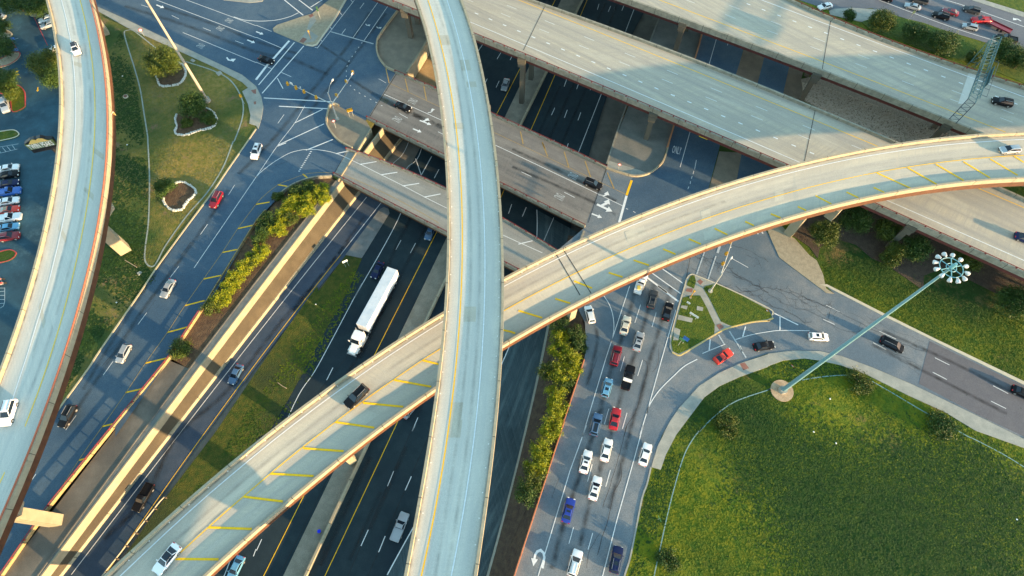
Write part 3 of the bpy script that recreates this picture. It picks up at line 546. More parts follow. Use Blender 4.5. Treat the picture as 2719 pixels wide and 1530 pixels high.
for s,wd in (('n1200,640 n900,1300',1.3),('n1450,200 n1100,1000',1.3),('n1100,300 n620,1350',1.5),('c600,800 c330,1400',1.3),('c720,830 c470,1400',1.2),('c460,830 c250,1300',1.2),('c900,30 c760,330',1.3),('c1010,40 c900,330',1.3)): oil.ribbon(W(s,LOW),wd,.07)
obj('tyre_wear',oil,OIL,nb)
oil=MB()
for s,wd in (('f1500,700 f1350,1000 j900,650',1.4),('f1650,780 f1300,1450 j1000,700',1.4),('j1300,100 j850,900 j600,1300',1.3)): oil.ribbon(W(s,LOW),wd,.07)
obj('tyre_wear',oil,OIL,sb)
oil=MB()
for s,wd in (('f900,950 f700,1200 j200,400 i2200,1000 i1700,1450 m1400,700 m1000,1100',1.6),('f1050,700 f800,1050 j350,250',1.3)): oil.ribbon(cat(W(s,LOW)),wd,.07)
obj('tyre_wear',oil,OIL,ramp)
# ---- sidewalks, islands
def slab(name,s,z0,z1,m,smooth=False,kind='structure',parent=None):
    p=W(s,z1); mb=MB(); mb.prism(list(cat(p+[p[0]],4))[:-1] if smooth else p,z0,z1); o=obj(name,mb,m,parent)
    if not parent: o['kind']=kind
    return o
slab('sidewalk','a940,65 a1200,180 a1700,420 a2140,630 a2330,720 b0,830 b50,930 b70,1030 b50,1150 b20,1240 a2465,1210 a2400,1190 a2410,1110 a2385,1000 a2330,880 a2388,845 a2330,790 a2080,655 a1600,435 a1215,262 a940,105',-.1,.14,WALK)
slab('sidewalk','a2000,-120 a2150,0 a2400,27 b60,14 b130,-120',-.1,.14,WALK)
isl=slab('traffic_island','b160,275 b200,240 b440,160 b540,130 b700,0 b760,-100 b930,-100 b870,0 b760,190 b590,430 b545,448 b480,437 b170,305',-.1,.14,BRICK)
slab('island_path','b520,175 b560,150 b580,200 b510,290 b600,350 b560,400 b455,415 b412,400 b490,285',.1,.15,WALK)
for s in ('b505,150 b540,130 b555,150 b520,170','b415,400 b450,360 b490,375 b455,415'): slab('curb_ramp',s,.1,.17,RAMP)
slab('island_kerb','b870,0 b760,190 b590,430 b545,448 b480,437 b490,425 b540,435 b580,420 b745,185 b850,0',.0,.16,KERB)
for s in ('a2415,870 a2465,858 a2465,905 a2440,900','a2440,980 a2465,975 a2465,1005 a2445,1005'): slab('curb_ramp',s,.1,.155,RAMP)
# slab island between frontage and freeway (top) and lower one
slabm=mat('island_slab',(.17,.15,.12),.95,(.23,.20,.15),.4,.2,grain=.3)
slab('island_slab','b1390,80 b1200,340 b1165,430 b1175,540 b1250,650 b1345,695 b1440,725 b1620,440 b1850,0 b1500,-60',-.1,.1,slabm)
slab('island_slab','b700,1060 b685,1150 b690,1220 b740,1300 b810,1370 b930,1435 b985,1445 b1105,1240 b1060,1165 b800,1025 b760,1008 b720,1020',-.1,.1,slabm)
def kerb(s,z=0,wd=.3,h=.16,m=None,label=None,close=False):
    p=cat(W(s,z)); mb=MB(); mb.wallr(p,wd,-.05,h); o=obj('kerb',mb,m or KERB); o['kind']='structure'; return o
def barrier(s,label,h=.7,m=None,wd=.4,z=0): mb=MB(); mb.wallr(cat(W(s,z)),wd,0,h); return finish(obj('concrete_barrier',mb,m or CONP),label,'barrier')
barrier('b1390,80 b1200,340 b1165,430 b1175,540 b1250,650 b1345,697','curved concrete barrier round the sunlit striped slab island',.8)
barrier('b800,1025 b755,1010 b715,1025 b692,1100 b685,1200 b740,1300 b810,1370 b930,1435','rounded concrete barrier nose of the small signal island',.7)
barrier('g1510,0 g1465,150 g1410,230 g1310,300 g1180,325 g1040,290 g912,248','curved cream barrier round the shaded slab by the ONLY lane',.6)
barrier('c1830,310 c1765,545 c1560,1200 c1490,1430','orange tinted barrier beside the shaded frontage lane under the decks',.8,mat('orange_wall2',(.45,.2,.1),.8))
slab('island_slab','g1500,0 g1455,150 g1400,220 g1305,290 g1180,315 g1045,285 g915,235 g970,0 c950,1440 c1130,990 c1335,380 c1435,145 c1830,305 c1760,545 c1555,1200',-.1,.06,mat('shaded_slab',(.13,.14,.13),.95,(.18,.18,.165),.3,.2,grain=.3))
slab('sidewalk','g920,165 g1040,205 g1230,262 g1300,290 g1180,316 g1045,288 g915,240',0,.1,WALK)
kerb('i500,1285 i640,1085 i855,790 i965,620 e1345,1450 e1500,1215 e1700,940 e1840,750 e2050,470 e2200,250 e2375,0 a2465,1245',0,.35,.15,mat('cream_kerb',(.55,.45,.27),.85,(.45,.38,.25),1.5))
# right road kerbs/sidewalks
slab('sidewalk','l500,-15 l560,0 l1100,280 l1570,510 l2465,950 l3500,1460 l3520,1430 l2465,915 l1590,495 l1120,262 l570,-18',-.1,.15,KERB)
slab('sidewalk','k1300,1450 k1440,1445 k1520,1300 k1600,1180 k1800,960 k2000,830 k2200,740 k2465,655 l0,650 l250,620 l500,625 l700,670 l1000,780 l1400,950 l2000,1240 l2465,1470 p2465,110 p3400,600 p3350,680 p2465,215 l2000,1390 l1700,1210 l1350,1050 l950,850 l700,760 l500,715 l350,695 l150,715 l0,770 k2465,775 k2200,870 k2000,960 k1850,1070 k1700,1270 k1580,1430 o1480,280 o1430,425 o1340,400 o1400,200 o1480,40'.replace('k1300,1450 ',''),-.1,.14,WALK)
mb=MB(); mb.wallr(cat(W('o1335,405 o1295,570 o1250,700 o1180,1050 o1130,1290 o1080,1450 o990,1800',0)),.3,-.05,.15); o=obj('kerb',mb,WALK); o['kind']='structure'
slab('curb_ramp','k2190,745 k2240,735 k2280,790 k2225,810',.1,.145,RAMP)
slab('paved_apron','h-10,820 h130,790 h215,895 h260,920 h400,1080 h470,1130 h530,1260 h560,1400 h640,1450 h560,1440 h240,1200 h110,1100 h30,920',-.1,.14,BRICK)
# triangle island of the right intersection
slab('traffic_island','k1680,-70 k1720,-110 k1780,-95 k2050,15 k2250,110 k2465,215 l0,240 l45,280 l50,310 l0,335 k2465,335 k2300,350 k2100,400 k2000,440 k1800,560 k1650,650 k1600,668 k1540,640 k1515,590 k1520,500 k1600,200 k1660,0',-.1,.13,WALK)
gi=mat('island_grass',(.03,.075,.004),.95,(.08,.11,.006),.9,.9,grain=.6,det=9,bd=.3)
slab('grass','k1530,540 k1560,420 k1640,110 k1720,90 k1810,90 k1870,200 k1950,370 k1945,460 k1700,605 k1600,652 k1545,625',.05,.17,gi)
slab('grass','k1860,0 k1960,-25 k2200,85 k2465,225 l30,270 l40,300 l-10,320 k2300,340 k2150,385 k2100,380 k2010,340 k1900,120 k1840,20',.05,.17,gi)
slab('grass','g1690,1330 g1720,1275 g1755,1275 g1770,1330 g1750,1400 g1680,1370',.05,.17,gi)
for s in ('g1780,1330 g1810,1310 g1840,1335 g1810,1365','g1680,1400 g1740,1400 g1730,1440 g1670,1425','k1965,375 k2005,360 k2040,395 k1995,420'): slab('curb_ramp',s,.1,.16,RAMP)
for s in ('k1630,185 k1690,190 k1680,225 k1620,205','k1600,275 k1740,310 k1730,350 k1590,320','k1560,395 k1620,420 k1600,520 k1550,520','k1780,190 k1840,205 k1835,240 k1775,230'): slab('concrete_pad',s,.1,.19,WALK)
kerb('k1540,640 k1600,668 k1650,650 k1800,560 k2000,440 k2100,400 k2300,350 k2465,335 l0,335 l50,310',0,.28,.18,mat('yellow_kerb',(.60,.42,.12),.8,(.5,.4,.2),2.))
kerb('k1520,500 k1600,200 k1660,0 k1680,-70 k1720,-110 k1780,-95 k2050,15 k2465,215 l45,280',0,.25,.18)
# flume rings in the grass
def flume(s,label,m=None,wd=.35):
    mb=MB(); mb.ribbon(cat(W(s,0)),wd,.05); return finish(obj('concrete_flume',mb,m or mat('flume_concrete',(.24,.27,.24),.9,(.30,.33,.29),1.)),label,'drain channel')
flume('a1500,465 a1420,400 a1290,300 a1230,293 a1197,320 a1230,450 a1290,640 a1350,860 a1385,1080 a1420,1300 e1425,0 e1440,350 e1430,750 e1400,1000 e1395,1120 e1430,1180 e1480,1185 e1520,1130 e1600,980 e1800,700 e2000,470 e2150,230 e2240,0 a2260,1350 a2330,1150 a2340,1000 a2290,870 a2200,760 a2050,680 a1790,595','long pale concrete drain loop round the dry grass triangle')
flume('o1365,1450 o1420,1200 o1490,880 o1560,600 o1650,300 o1740,130 o1845,0 k1800,1400 k1950,1250 k2150,1110 k2465,1000 l0,1000 l100,960 l350,900 l600,865 l830,855','thin blue grey drain line curving round the green field',mat('flume_blue',(.15,.27,.27),.9,(.20,.31,.31),1.),.2)
flume('l1000,915 l1200,1030 l1400,1150 l1580,1255','short blue grey drain line between the two field shrubs',MT['flume_blue'],.2); flume('l1785,1370 l1930,1450 p2000,140 p2250,270 p2465,400','blue grey drain line right of the field near the road sidewalk',MT['flume_blue'],.2)
# riprap slope and areas under the elevated decks
slab('riprap_bed','d320,760 d345,970 d800,1200 d1300,1380 d1700,1500 d2465,1800 d2465,1100 d1700,1050 d1000,800 d600,700',-.1,.08,mat('riprap_bed',(.26,.20,.15),.95,(.36,.29,.22),2.,.6,grain=.5))
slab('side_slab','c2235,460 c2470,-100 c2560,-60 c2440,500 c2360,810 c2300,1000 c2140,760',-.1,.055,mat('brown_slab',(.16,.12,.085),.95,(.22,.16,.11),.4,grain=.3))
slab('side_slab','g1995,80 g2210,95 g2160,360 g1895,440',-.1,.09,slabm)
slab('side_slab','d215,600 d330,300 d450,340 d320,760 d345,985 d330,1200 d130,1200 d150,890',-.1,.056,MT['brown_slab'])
slab('lane_strip','c2560,-60 c2440,500 c2360,810 g2210,95 g2160,365 h-40,420 h200,220 d90,1420 d140,930 d215,600 d330,280',-.1,.07,ASPF)
slab('mulch_bed','h380,700 h1000,560 h2465,1200 h2700,1700 l1700,-180 l1500,-100 h1500,1420 h1150,1175 h1000,1110 h850,980 h660,920 h500,1010 h480,1110 h400,1000 h240,890',-.1,.06,DIRTD)
slab('road','d180,-40 d600,100 d1000,80 d1300,170 d1700,290 d2100,410 d2465,540 d3300,900 d3300,0 d1900,-400 d100,-400',-.1,.05,mat('asphalt_top',(.12,.13,.15),.9,(.15,.155,.17),.4,.3,grain=.3,c3=(.10,.115,.14)))
slab('sidewalk','d590,105 d640,85 d800,75 d1100,95 d1060,130 d960,190 d900,210 d760,180 d600,140',-.1,.14,WALK)
slab('sidewalk','d1960,0 d2465,165 d2465,120 d2080,0 d2000,-30',.0,.14,WALK)
slab('grass','d2090,0 d2465,115 d3300,400 d3300,-400 d2000,-300',.0,.12,gi)
slab('grass','d900,215 d1000,170 d1250,160 d1500,220 d1800,330 d2100,430 d2465,600 d2465,800 d2100,650 d1500,480 d1000,300',0,.1,gi)
tr=bpy.data.objects['road']
mk=MB()
for s in ('d1060,0 d1430,140 d1830,285 d2250,415','d1700,0 d1900,60 d2200,165 d2465,260'): mk.ribbon(cat(W(s,0)),.18,.07)
obj('lane_marking',mk,WHT,tr); arrow('l','d2420,215','d2350,170',0.05,tr)
# parking lot
slab('parking_lot','a-1500,-900 a700,-900 a650,0 a800,420 a830,1440 e700,1000 i330,500 i0,1100 i-1500,1500',-.1,.05,ASPP)
pk=[o for o in COL.objects if o.name=='parking_lot'][0]
redk=mat('red_kerb',(.40,.05,.05),.8,(.3,.05,.05),2.)
def pisland(s,top,label=None,m=None):
    slab('planter_island',s,0,.18,top,True); p=W(s,0); kerb(s+' '+s.split()[0],0,.25,.22,m or redk)
pisland('a-100,620 a30,560 a120,510 a190,510 a180,560 a100,620 a0,650 a-100,680',BRICK,m=redk); pisland('a-100,290 a30,285 a110,320 a100,355 a0,365 a-100,365',BRICK,m=KERB)
pisland('a0,900 a60,830 a170,825 a235,880 a245,980 a235,1040 a130,1080 a110,1000 a100,930',GRG); pisland('a-100,1280 a0,1270 a130,1255 a185,1290 a150,1325 a0,1360 a-100,1370',GRG,m=KERB)
pisland('e-60,1080 e0,1050 e100,1030 e158,1060 e130,1110 e50,1145 e-60,1150',GRG); pisland('a290,130 a330,110 a440,95 a440,130 a340,160 a300,155',BRICK,m=KERB)
strokes('painted_kerb','a330,170 a460,440 a95,370 a170,480',0,.18,redk,pk,.08)
mk=MB()
for s in ('a95,395 a180,370','e0,40 e180,10','e0,100 e170,60','e10,95 e-20,60','e60,85 e25,45','e105,75 e70,35','e150,65 e120,25','i0,20 i45,20','i0,55 i45,50','i0,90 i48,90','i0,130 i46,130','i0,170 i40,165','i48,15 i48,150','i48,150 i35,195','i35,195 i0,215'): mk.ribbon(W(s,0),.12,.08)
obj('bay_marking',mk,mat('faint_white',(.35,.42,.45),.8),pk)
mk=MB()
for s in ('a90,370 a135,360 a145,385 a100,395','a130,475 a175,463 a180,490 a138,500'): mk.poly(W(s,0),dz=.08)
obj('blue_bay_symbol',mk,SIGB,pk)
mk=MB(); mk.ribbon(cat(W('a90,718 a130,712 a160,690',0)),.28,.08)
arrow('s','a100,715','a190,680',0.04,pk,YEL,.6); arrow('s','a130,715','a190,720',0.045,pk,YEL,.6); arrow('s','a365,840','a362,885',0.04,pk,YEL)
# ================================================================== ELEVATED STRUCTURES
def pier(root,base,z0,z1,bx=2.0,by=1.6,rz=0,cap=None,capd=1.8,capm=1.0):
    b=P(*C(base)[0],z0); e=bpy.data.objects.new('pier',None)
    mb=MB(); mb.box((b[0],b[1],(z0+z1-capd)/2),bx,by,z1-capd-z0,rz); mb.box((b[0],b[1],(z0+z1-capd)/2),bx*.5,by+.12,z1-capd-z0-.2,rz)
    o=obj('pier',mb,CONW,root)
    if cap:
        L,off=cap; cs,sn=math.cos(rz),math.sin(rz); mb=MB(); V=[]
        for s_ in (-1,1):
            for (u,v) in ((-L/2,z1),(L/2,z1),(L/2,z1-capd*.45),(L*.22,z1-capd*1.2),(-L*.22,z1-capd*1.2),(-L/2,z1-capd*.45)):
                x=u+off; y=s_*by*.55; V.append((b[0]+x*cs-y*sn,b[1]+x*sn+y*cs,v))
        mb.add(V,[(0,1,2,3,4,5),(11,10,9,8,7,6)]+[(i,i+6,(i+1)%6+6,(i+1)%6) for i in range(6)]); obj('pier_cap',mb,CONW,root)
    return o
# top flyover
cf=empty('flyover',P(*C('n1900,700')[0],0),'highest pale flyover running top to bottom through the middle','flyover')
CFL='b1540,0 b1600,200 b1660,480 b1710,700 b1752,900 b1800,1200 f1808,0 f1825,300 f1835,600 f1835,900 f1820,1450 j1825,0 j1790,400 j1745,800 j1665,1450 n1670,0 n1605,500 n1515,1000 n1410,1450'
CFR='b1985,0 b2050,180 b2120,420 b2210,850 b2280,1250 f2305,0 f2350,400 f2375,750 f2388,1150 f2382,1450 j2385,0 j2370,600 j2340,1000 j2305,1450 n2310,0 n2270,450 n2220,850 n2170,1220 n2115,1450'
CA,CB=deck(cf,CFL,CFR,CF,DECK,4,80,60,60,ng=4)
line('edge_line','b1655,0 b1780,430 b1870,850 b1920,1200 b1950,1450 f1940,0 f1965,300 f1985,700 f1985,1100 f1975,1450 j1978,0 j1930,720 j1840,1450 n1850,0 n1750,650 n1595,1450',CF,.2,YEL,cf,4,e0=40,e1=40)
line('edge_line','b1835,0 b1940,330 b2040,750 b2110,1200 b2145,1450 f2135,0 f2180,500 f2205,950 f2200,1450 j2205,0 j2180,720 j2095,1450 n2105,0 n2020,650 n1885,1450',CF,.2,WHT,cf,4,e0=40,e1=40)
def studs(root,s,z,deg,step=3.6,m=None):
    p=resample(fit(W(s,z),deg,80),step=step)
    for a in p: obj('reflector_dot',MB().box((a[0],a[1],a[2]+.06),.17,.17,.05),m or SIGW,root)
studs(cf,'b1760,780 f1865,200 f1885,800 f1880,1100 j1850,180 j1740,1290 n1640,640 n1560,1100',CF,3); studs(cf,'b2050,280 b2230,1000 f2290,200 f2340,800 f2345,1400 j2325,400 j2270,1200 n2200,500 n2110,1150',CF,3)
pier(cf,'n1900,1900',LOW,CF-2.2,2.4,3.0,0,(9,0)); pier(cf,'b1900,-300',0,CF-2.2,2.4,3.0,.3,(9,0)); pier(cf,'f2120,560',LOW,CF-2.2,2.2,2.6,0,(9,0))
deckwear(cf,CA,CB,(.42,.58),7)
bank(cf,CA,CB,-.4,CF)
# right flyover
rf=empty('flyover',P(*C('k590,280')[0],0),'long curving flyover with yellow diagonal hatching from right edge to lower left','flyover')
RFU='d2465,1270 d2100,1300 d1600,1340 d1250,1390 d930,1450 h470,125 h0,280 g2050,402 g1580,560 g1030,765 g490,1020 g0,1255 j1805,262 j1640,347 j1100,690 j900,840 j500,1110 j130,1390 m2465,170 m2050,530 m1560,950 m1230,1240 m1010,1440'
RFD='h2465,335 h1950,362 h1640,412 h1130,492 h620,595 h0,785 g2465,790 g2070,895 g1580,1080 g1070,1300 g800,1445 k1000,12 k640,190 k0,525 j2380,575 j1730,985 j1400,1182 j1060,1462 n1230,12 n880,262 n470,575 n0,1015 m1990,1450'
RA,RB_2=deck(rf,RFU,RFD,RF,mat('deck_concrete_beige',(.46,.41,.315),.8,(.51,.45,.34),.3,.1,grain=.2,streak=((.32,.30,.27),(.39,.36,.30),(.56,.51,.40))),4,90,70,60,ng=5)
line('edge_line','h2465,-25 h1980,0 h1600,35 h900,150 h470,225 h0,345 g2465,345 g1900,520 g1300,760 g500,1090 g0,1340 j1795,345 j1420,580 j940,900 j220,1450 m2465,290 m2080,620 m1600,1050 m1150,1450',RF,.18,WHT,rf,4,e0=40,e1=40)
line('edge_line','h2465,115 h2000,160 h1500,210 h1000,290 h500,400 h0,525 g2465,525 g1900,725 g1500,885 g1000,1080 g500,1300 g200,1450 k360,0 k0,190 j1770,605 j1590,715 j1030,1110 j590,1450 n740,0 n440,215 n130,465 n0,585 m2350,680 m2010,970 m1740,1210 m1510,1450',RF,.16,YEL,rf,5,e0=40,e1=40)
for s in 'h2370,130 h2465,185|h2140,155 h2410,305|h1880,180 h2145,330|h1615,205 h1890,355|h1345,240 h1635,395|h1050,290 h1380,430|h1020,425 h1125,470|h760,470 h875,522|h460,505 h615,582|h290,608 h372,645|h30,678 h125,715|g2245,752 g2330,790|g1950,820 g2075,878|g1700,920 g1820,968|g1455,1018 g1575,1065|g1170,1125 g1320,1172|g930,1245 g1065,1285|g595,1328 g770,1392|k415,118 k560,160|k60,235 k290,300|k0,440 k30,450|j2380,420 j2465,438|j1600,715 j1755,750|j1330,905 j1685,965|j1030,1125 j1415,1158|j765,1310 j1135,1360|n455,220 n840,245|n140,465 n550,485|n0,700 n255,730|m2350,685 m2465,700|m2010,982 m2420,995|m1690,1285 m2100,1288'.split('|'):
    strokes('hatch_marking',s,RF,.36,YEL,rf)
strokes('joint_line','g415,1065 g655,1460 g488,1030 g760,1440',RF,.14,BLK,rf,.025)
strokes('joint_line','g420,1040 g418,1075 g490,1012 g492,1045',RF+.8,.1,BLK,rf,.06)
studs(rf,'g1280,690 g150,1220 j1550,470 j790,970 j100,1450 m2400,300 m1250,1300',RF,3)
pier(rf,'h210,860',0,RF-2.2,2.6,2.0,.75,(10,0),2.2); pier(rf,'k548,290',0,RF-2.2,2.2,1.8,-.95,(10,-1),2.4); pier(rf,'n930,330',LOW,RF-2.2,2.,1.6,-1.0,(9,-1.5),2.2); pier(rf,'d2900,1500',0,RF-2.2,2.4,2,.3,(9,0))
pier(rf,'m1500,1900',LOW,RF-2.2,2.2,2,-.9,(9,0)); pier(rf,'h600,700',11.3,RF-2.2,2.4,2,.75,(7,0),2.2)
deckwear(rf,RA,RB_2,(.30,.44),8)
bank(rf,RA,RB_2,.7,RF)
# left flyover
lf=empty('flyover',P(*C('e1225,1030')[0],0),'left flyover with orange rail curving past the parking lot','flyover')
LFL='a435,0 a500,250 a548,550 a570,900 a563,1200 a545,1450 e545,0 e520,300 e450,650 e330,1150 e258,1450 i270,0 i130,450 i0,790'
LFR='a885,0 a960,350 a1020,650 a1045,1000 a1040,1450 e1045,0 e1020,400 e960,750 e880,1120 e818,1450 i825,0 i740,350 i600,720 i350,1450 m400,0 m170,560 m20,930'
A_,B_=deck(lf,LFL,LFR,LF,DECK,4,80,50,50,ng=4)
d_=(A_-B_); d_/=np.linalg.norm(d_,axis=1)[:,None]; mb=MB(); mb.wallr(B_+d_*.38,.16,.86,1.18); obj('railing',mb,ORNG,lf)
line('edge_line','a590,0 a660,270 a700,550 a730,850 a725,1150 a710,1450 e715,0 e660,450 e560,950 e450,1450 i470,0 i330,450 i110,1070 m-80,350',LF,.17,WHT,lf,4,e0=40,e1=20)
line('edge_line','a770,0 a850,330 a900,700 a915,1100 a905,1450 e910,0 e860,430 e780,900 e660,1450 i685,0 i520,600 i200,1450 m240,0 m0,570',LF,.2,mat('pale_yellow_paint',(.92,.60,.06),.7,(.8,.52,.08),3.),lf,4,e0=40,e1=30)
pier(lf,'e1200,1030',0,LF-2.2,2.6,2.2,.65,(8.6,1.2),2.2); pier(lf,'m560,920',-.9,LF-2.2,2.4,2.0,.15,(8.5,-.5),2.2); pier(lf,'a1015,325',0,LF-2.2,2.2,2.0,.5,(8.5,0),2.2); pier(lf,'i700,450',0,LF-2.2,2.4,2.,.5,(8.5,-1.5)) if 0 else None
deckwear(lf,A_,B_,(.42,.60),6)
bank(lf,A_,B_,-.45,LF)
# elevated freeway decks
STEEL2=mat('dark_red_steel',(.085,.022,.02),.7,(.11,.03,.025),1.)
ef=empty('elevated_freeway',P(*C('c145,750')[0],LOW),'lower of the two broad parallel elevated freeway decks','elevated freeway')
E1U='b1850,-220 c-200,-140 c330,0 c500,62 c830,195 c1250,372 c1700,560 c2140,740 c2465,870 d350,995 d700,1140 d1050,1290 d1290,1385 h2465,485'
E1L='b-200,-550 b1290,-5 b1560,90 b2050,285 c0,455 c500,672 c900,842 c1300,1030 c1700,1215 c2330,1475 g2040,-5 g2465,195 h0,125 h1030,572 h1500,792 h2000,1032 h2465,1212'
deck(ef,E1U,E1L,EF,DECKE,2,60,0,80,ng=8,pm=GRAYP,railr=(REDR,.4),pl=(.45,.8),pr=(.45,.7),lip=.8,gird=1.7,gm=STEEL2)
line('edge_line','c70,0 c500,175 c1000,380 c1500,590 c2000,790 c2465,975 d400,1130 d720,1260 d1090,1415 h960,0 h1080,40 h1990,425 h2465,625',EF,.18,YEL,ef,2,e0=60,e1=60)
line('edge_line','c0,380 c600,630 c1200,890 c1800,1160 c2465,1430 g2340,0 g2465,55 h0,50 h320,190 h1130,545 h1600,740 h2000,930 h2465,1135 b2050,210',EF,.18,WHT,ef,2) if 0 else line('edge_line','b2050,210 b2465,380 c600,630 c1200,890 c1800,1160 c2465,1430 h320,190 h1130,545 h1600,740 h2000,930 h2465,1135',EF,.18,WHT,ef,2,e0=120,e1=60)
def dashes(root,a,b,n,frac,z,wd,m=WHT,k0=0,k1=None):
    A,B=W(a+' '+b,z); k1=n if k1 is None else k1; per=(B-A)/n
    for k in range(k0,k1): s=A+per*k; obj('dash_marking',MB().ribbon([s,s+per*frac],wd,.03),m,root)
wp=mat('thin_white_paint',(.62,.64,.63),.7)
dashes(ef,'c315,200','c1490,677',3,.25,EF,.13,wp,-3,8); dashes(ef,'c260,280','c1440,762',3,.25,EF,.13,wp,-3,8); 
dashes(ef,'c48,295','c1370,845',9,.24,EF,.3,WHT,-8,24)
strokes('joint_line','c340,10 c108,485 d460,1035 d350,1560',EF,.14,BLK,ef,.03)
ef2=empty('elevated_freeway',P(*C('c1640,330')[0],0),'upper of the two broad parallel elevated freeway decks','elevated freeway')
E2U='c2250,-320 d-300,-180 d180,-10 d600,148 d1000,310 d1400,460 d1700,578 d2100,728 d2465,828'
E2L='b2000,-520 c300,-330 c1100,-10 c1640,182 c2050,340 c2465,492 d0,462 d700,745 d1300,985 d1750,1165 d2150,1310'
deck(ef2,E2U,E2L,EF,DECKE,2,60,80,120,ng=8,pm=GRAYP,raill=(REDR,.4),pl=(.45,.8),pr=(.5,.8),lip=.9,gird=1.7,gm=STEEL2)
line('edge_line','c1410,0 c2000,220 c2465,395 d0,390 d900,740 d1600,1010 d2300,1275',EF,.18,YEL,ef2,2,e0=100,e1=100)
line('edge_line','d0,25 d700,280 d1400,550 d2000,760 d2465,935',EF,.2,WHT,ef2,2,e0=100,e1=100)
dashes(ef2,'d440,363','d1310,695',2,.25,EF,.13,wp,-5,6); dashes(ef2,'d410,450','d1290,780',2,.25,EF,.13,wp,-5,6); dashes(ef2,'d88,145','d1500,670',9,.24,EF,.3,WHT,-12,17)
strokes('joint_line','d610,165 d522,670',EF,.14,BLK,ef2,.03)
pat=MB(); pat.poly(W('d1940,680 d2020,690 d1900,1000 d1830,1000',EF),dz=.014); obj('light_patch',pat,mat('pale_patch',(.52,.50,.45),.85,(.48,.46,.41),.6,grain=.1),ef2)
# lane debris

def bent(root,edge,z0,zd,Lspan,rz,capL=2.0,ncol=3,m=None,inset=1.2):
    e=P(*C(edge)[0],zd-.5); c,s_=math.cos(rz),math.sin(rz); mb=MB(); mid=e+np.array([c*(Lspan/2-.8),s_*(Lspan/2-.8),0])
    mb.box((mid[0],mid[1],zd-2.3),Lspan,1.8,1.6,rz); mb.box((e[0]+c*.3,e[1]+s_*.3,zd-1.3),1.9,2.2,1.6,rz); obj('pier_cap',mb,m or GRAYP,root)
    for k in range(ncol):
        t=inset+(Lspan-2*inset-1)*k/max(1,ncol-1); x=e[0]+c*t; y=e[1]+s_*t; mb=MB(); mb.box((x,y,(z0+zd-3.1)/2),1.3,1.3,zd-3.1-z0,rz); obj('pier',mb,m or GRAYP,root)
def perp(A,B):  # heading across deck from the lower to the upper edge
    a,b=W(A+' '+B,EF); d=b-a; return math.atan2(d[1],d[0]),np.linalg.norm(d)
for e_,o_,z0 in (('c95,560','c310,30',LOW),('c1365,1085','c1560,510',LOW),('b1425,80','b1600,-250',0),('h1400,790','h1700,250',0)):
    r_,L_=perp(e_,o_); bent(ef,e_,z0,EF,L_+.6,r_)
for e_,o_,z0 in (('c1650,215','c1900,-250',0),('d480,710','d610,150',0),('d1745,1190','d1960,700',0)):
    r_,L_=perp(e_,o_); bent(ef2,e_,z0,EF,L_+.4,r_)
sg=empty('clearance_sign',P(*C('c1857,1290')[0],9),'small yellow clearance sign hung on the dark red girder','sign')
a_,b_=W('c1815,1272 c1897,1305',10.2); mb=MB(); n_=np.cross(b_-a_,[0,0,1]); n_/=np.linalg.norm(n_)
for k in range(1): V=[a_+n_*.1+[0,0,-1.4],b_+n_*.1+[0,0,-1.4],b_+n_*.1,a_+n_*.1]; V+=[v+n_*.08 for v in V]
mb.add(V,[(0,1,2,3),(7,6,5,4),(0,4,5,1),(1,5,6,2),(2,6,7,3),(3,7,4,0)]); obj('sign_panel',mb,mat('sign_yellow',(.8,.6,.02),.5),sg)
# ================================================================== VEHICLES
def loft(mb,secs,cap=True):
    n=len(secs[0]); o=[]
    for s in secs: o+=list(s)
    f=[]
    for i in range(len(secs)-1):
        for j in range(n): f.append((i*n+j,i*n+(j+1)%n,(i+1)*n+(j+1)%n,(i+1)*n+j))
    if cap: f+=[tuple(range(n)),tuple(range((len(secs)-1)*n,len(secs)*n))[::-1]]
    return mb.add(o,f)
# type: length,width, deck profile [(x,z)], greenhouse (x rear base, x rear top, x front top, x front base), roof z, belt z, half width factor
CT={'sedan':dict(L=4.75,Wd=1.84,prof=[(-1,.55),(-.985,.86),(-.9,.98),(-.62,1.0),(.30,.98),(.40,.96),(.80,.84),(.95,.72),(1,.5)],g=(-.74,-.42,.10,.42),rz=1.45),
 'coupe':dict(L=4.75,Wd=1.9,prof=[(-1,.55),(-.985,.90),(-.9,.98),(-.62,1.0),(.20,.96),(.40,.92),(.80,.84),(.95,.72),(1,.5)],g=(-.80,-.35,.02,.34),rz=1.36),
 'hatch':dict(L=4.35,Wd=1.80,prof=[(-1,.55),(-.985,.95),(-.93,1.02),(-.62,1.02),(.40,1.0),(.50,.97),(.82,.86),(.95,.74),(1,.5)],g=(-.96,-.80,.12,.52),rz=1.50),
 'suv':dict(L=4.8,Wd=1.92,prof=[(-1,.6),(-.985,1.0),(-.95,1.1),(-.62,1.12),(.35,1.10),(.45,1.07),(.85,.98),(.96,.85),(1,.6)],g=(-.95,-.84,.06,.44),rz=1.75),
 'van':dict(L=5.1,Wd=1.98,prof=[(-1,.6),(-.985,1.0),(-.95,1.06),(-.62,1.06),(.45,1.04),(.58,1.02),(.88,.9),(.97,.8),(1,.55)],g=(-.97,-.92,.22,.62),rz=1.76),
 'pickup':dict(L=5.7,Wd=2.0,prof=[(-1,.6),(-.99,1.05),(-.96,1.12),(-.4,1.12),(.28,1.12),(.38,1.10),(.88,1.03),(.97,.9),(1,.6)],g=(-.14,-.10,.16,.40),rz=1.85)}
MC={}
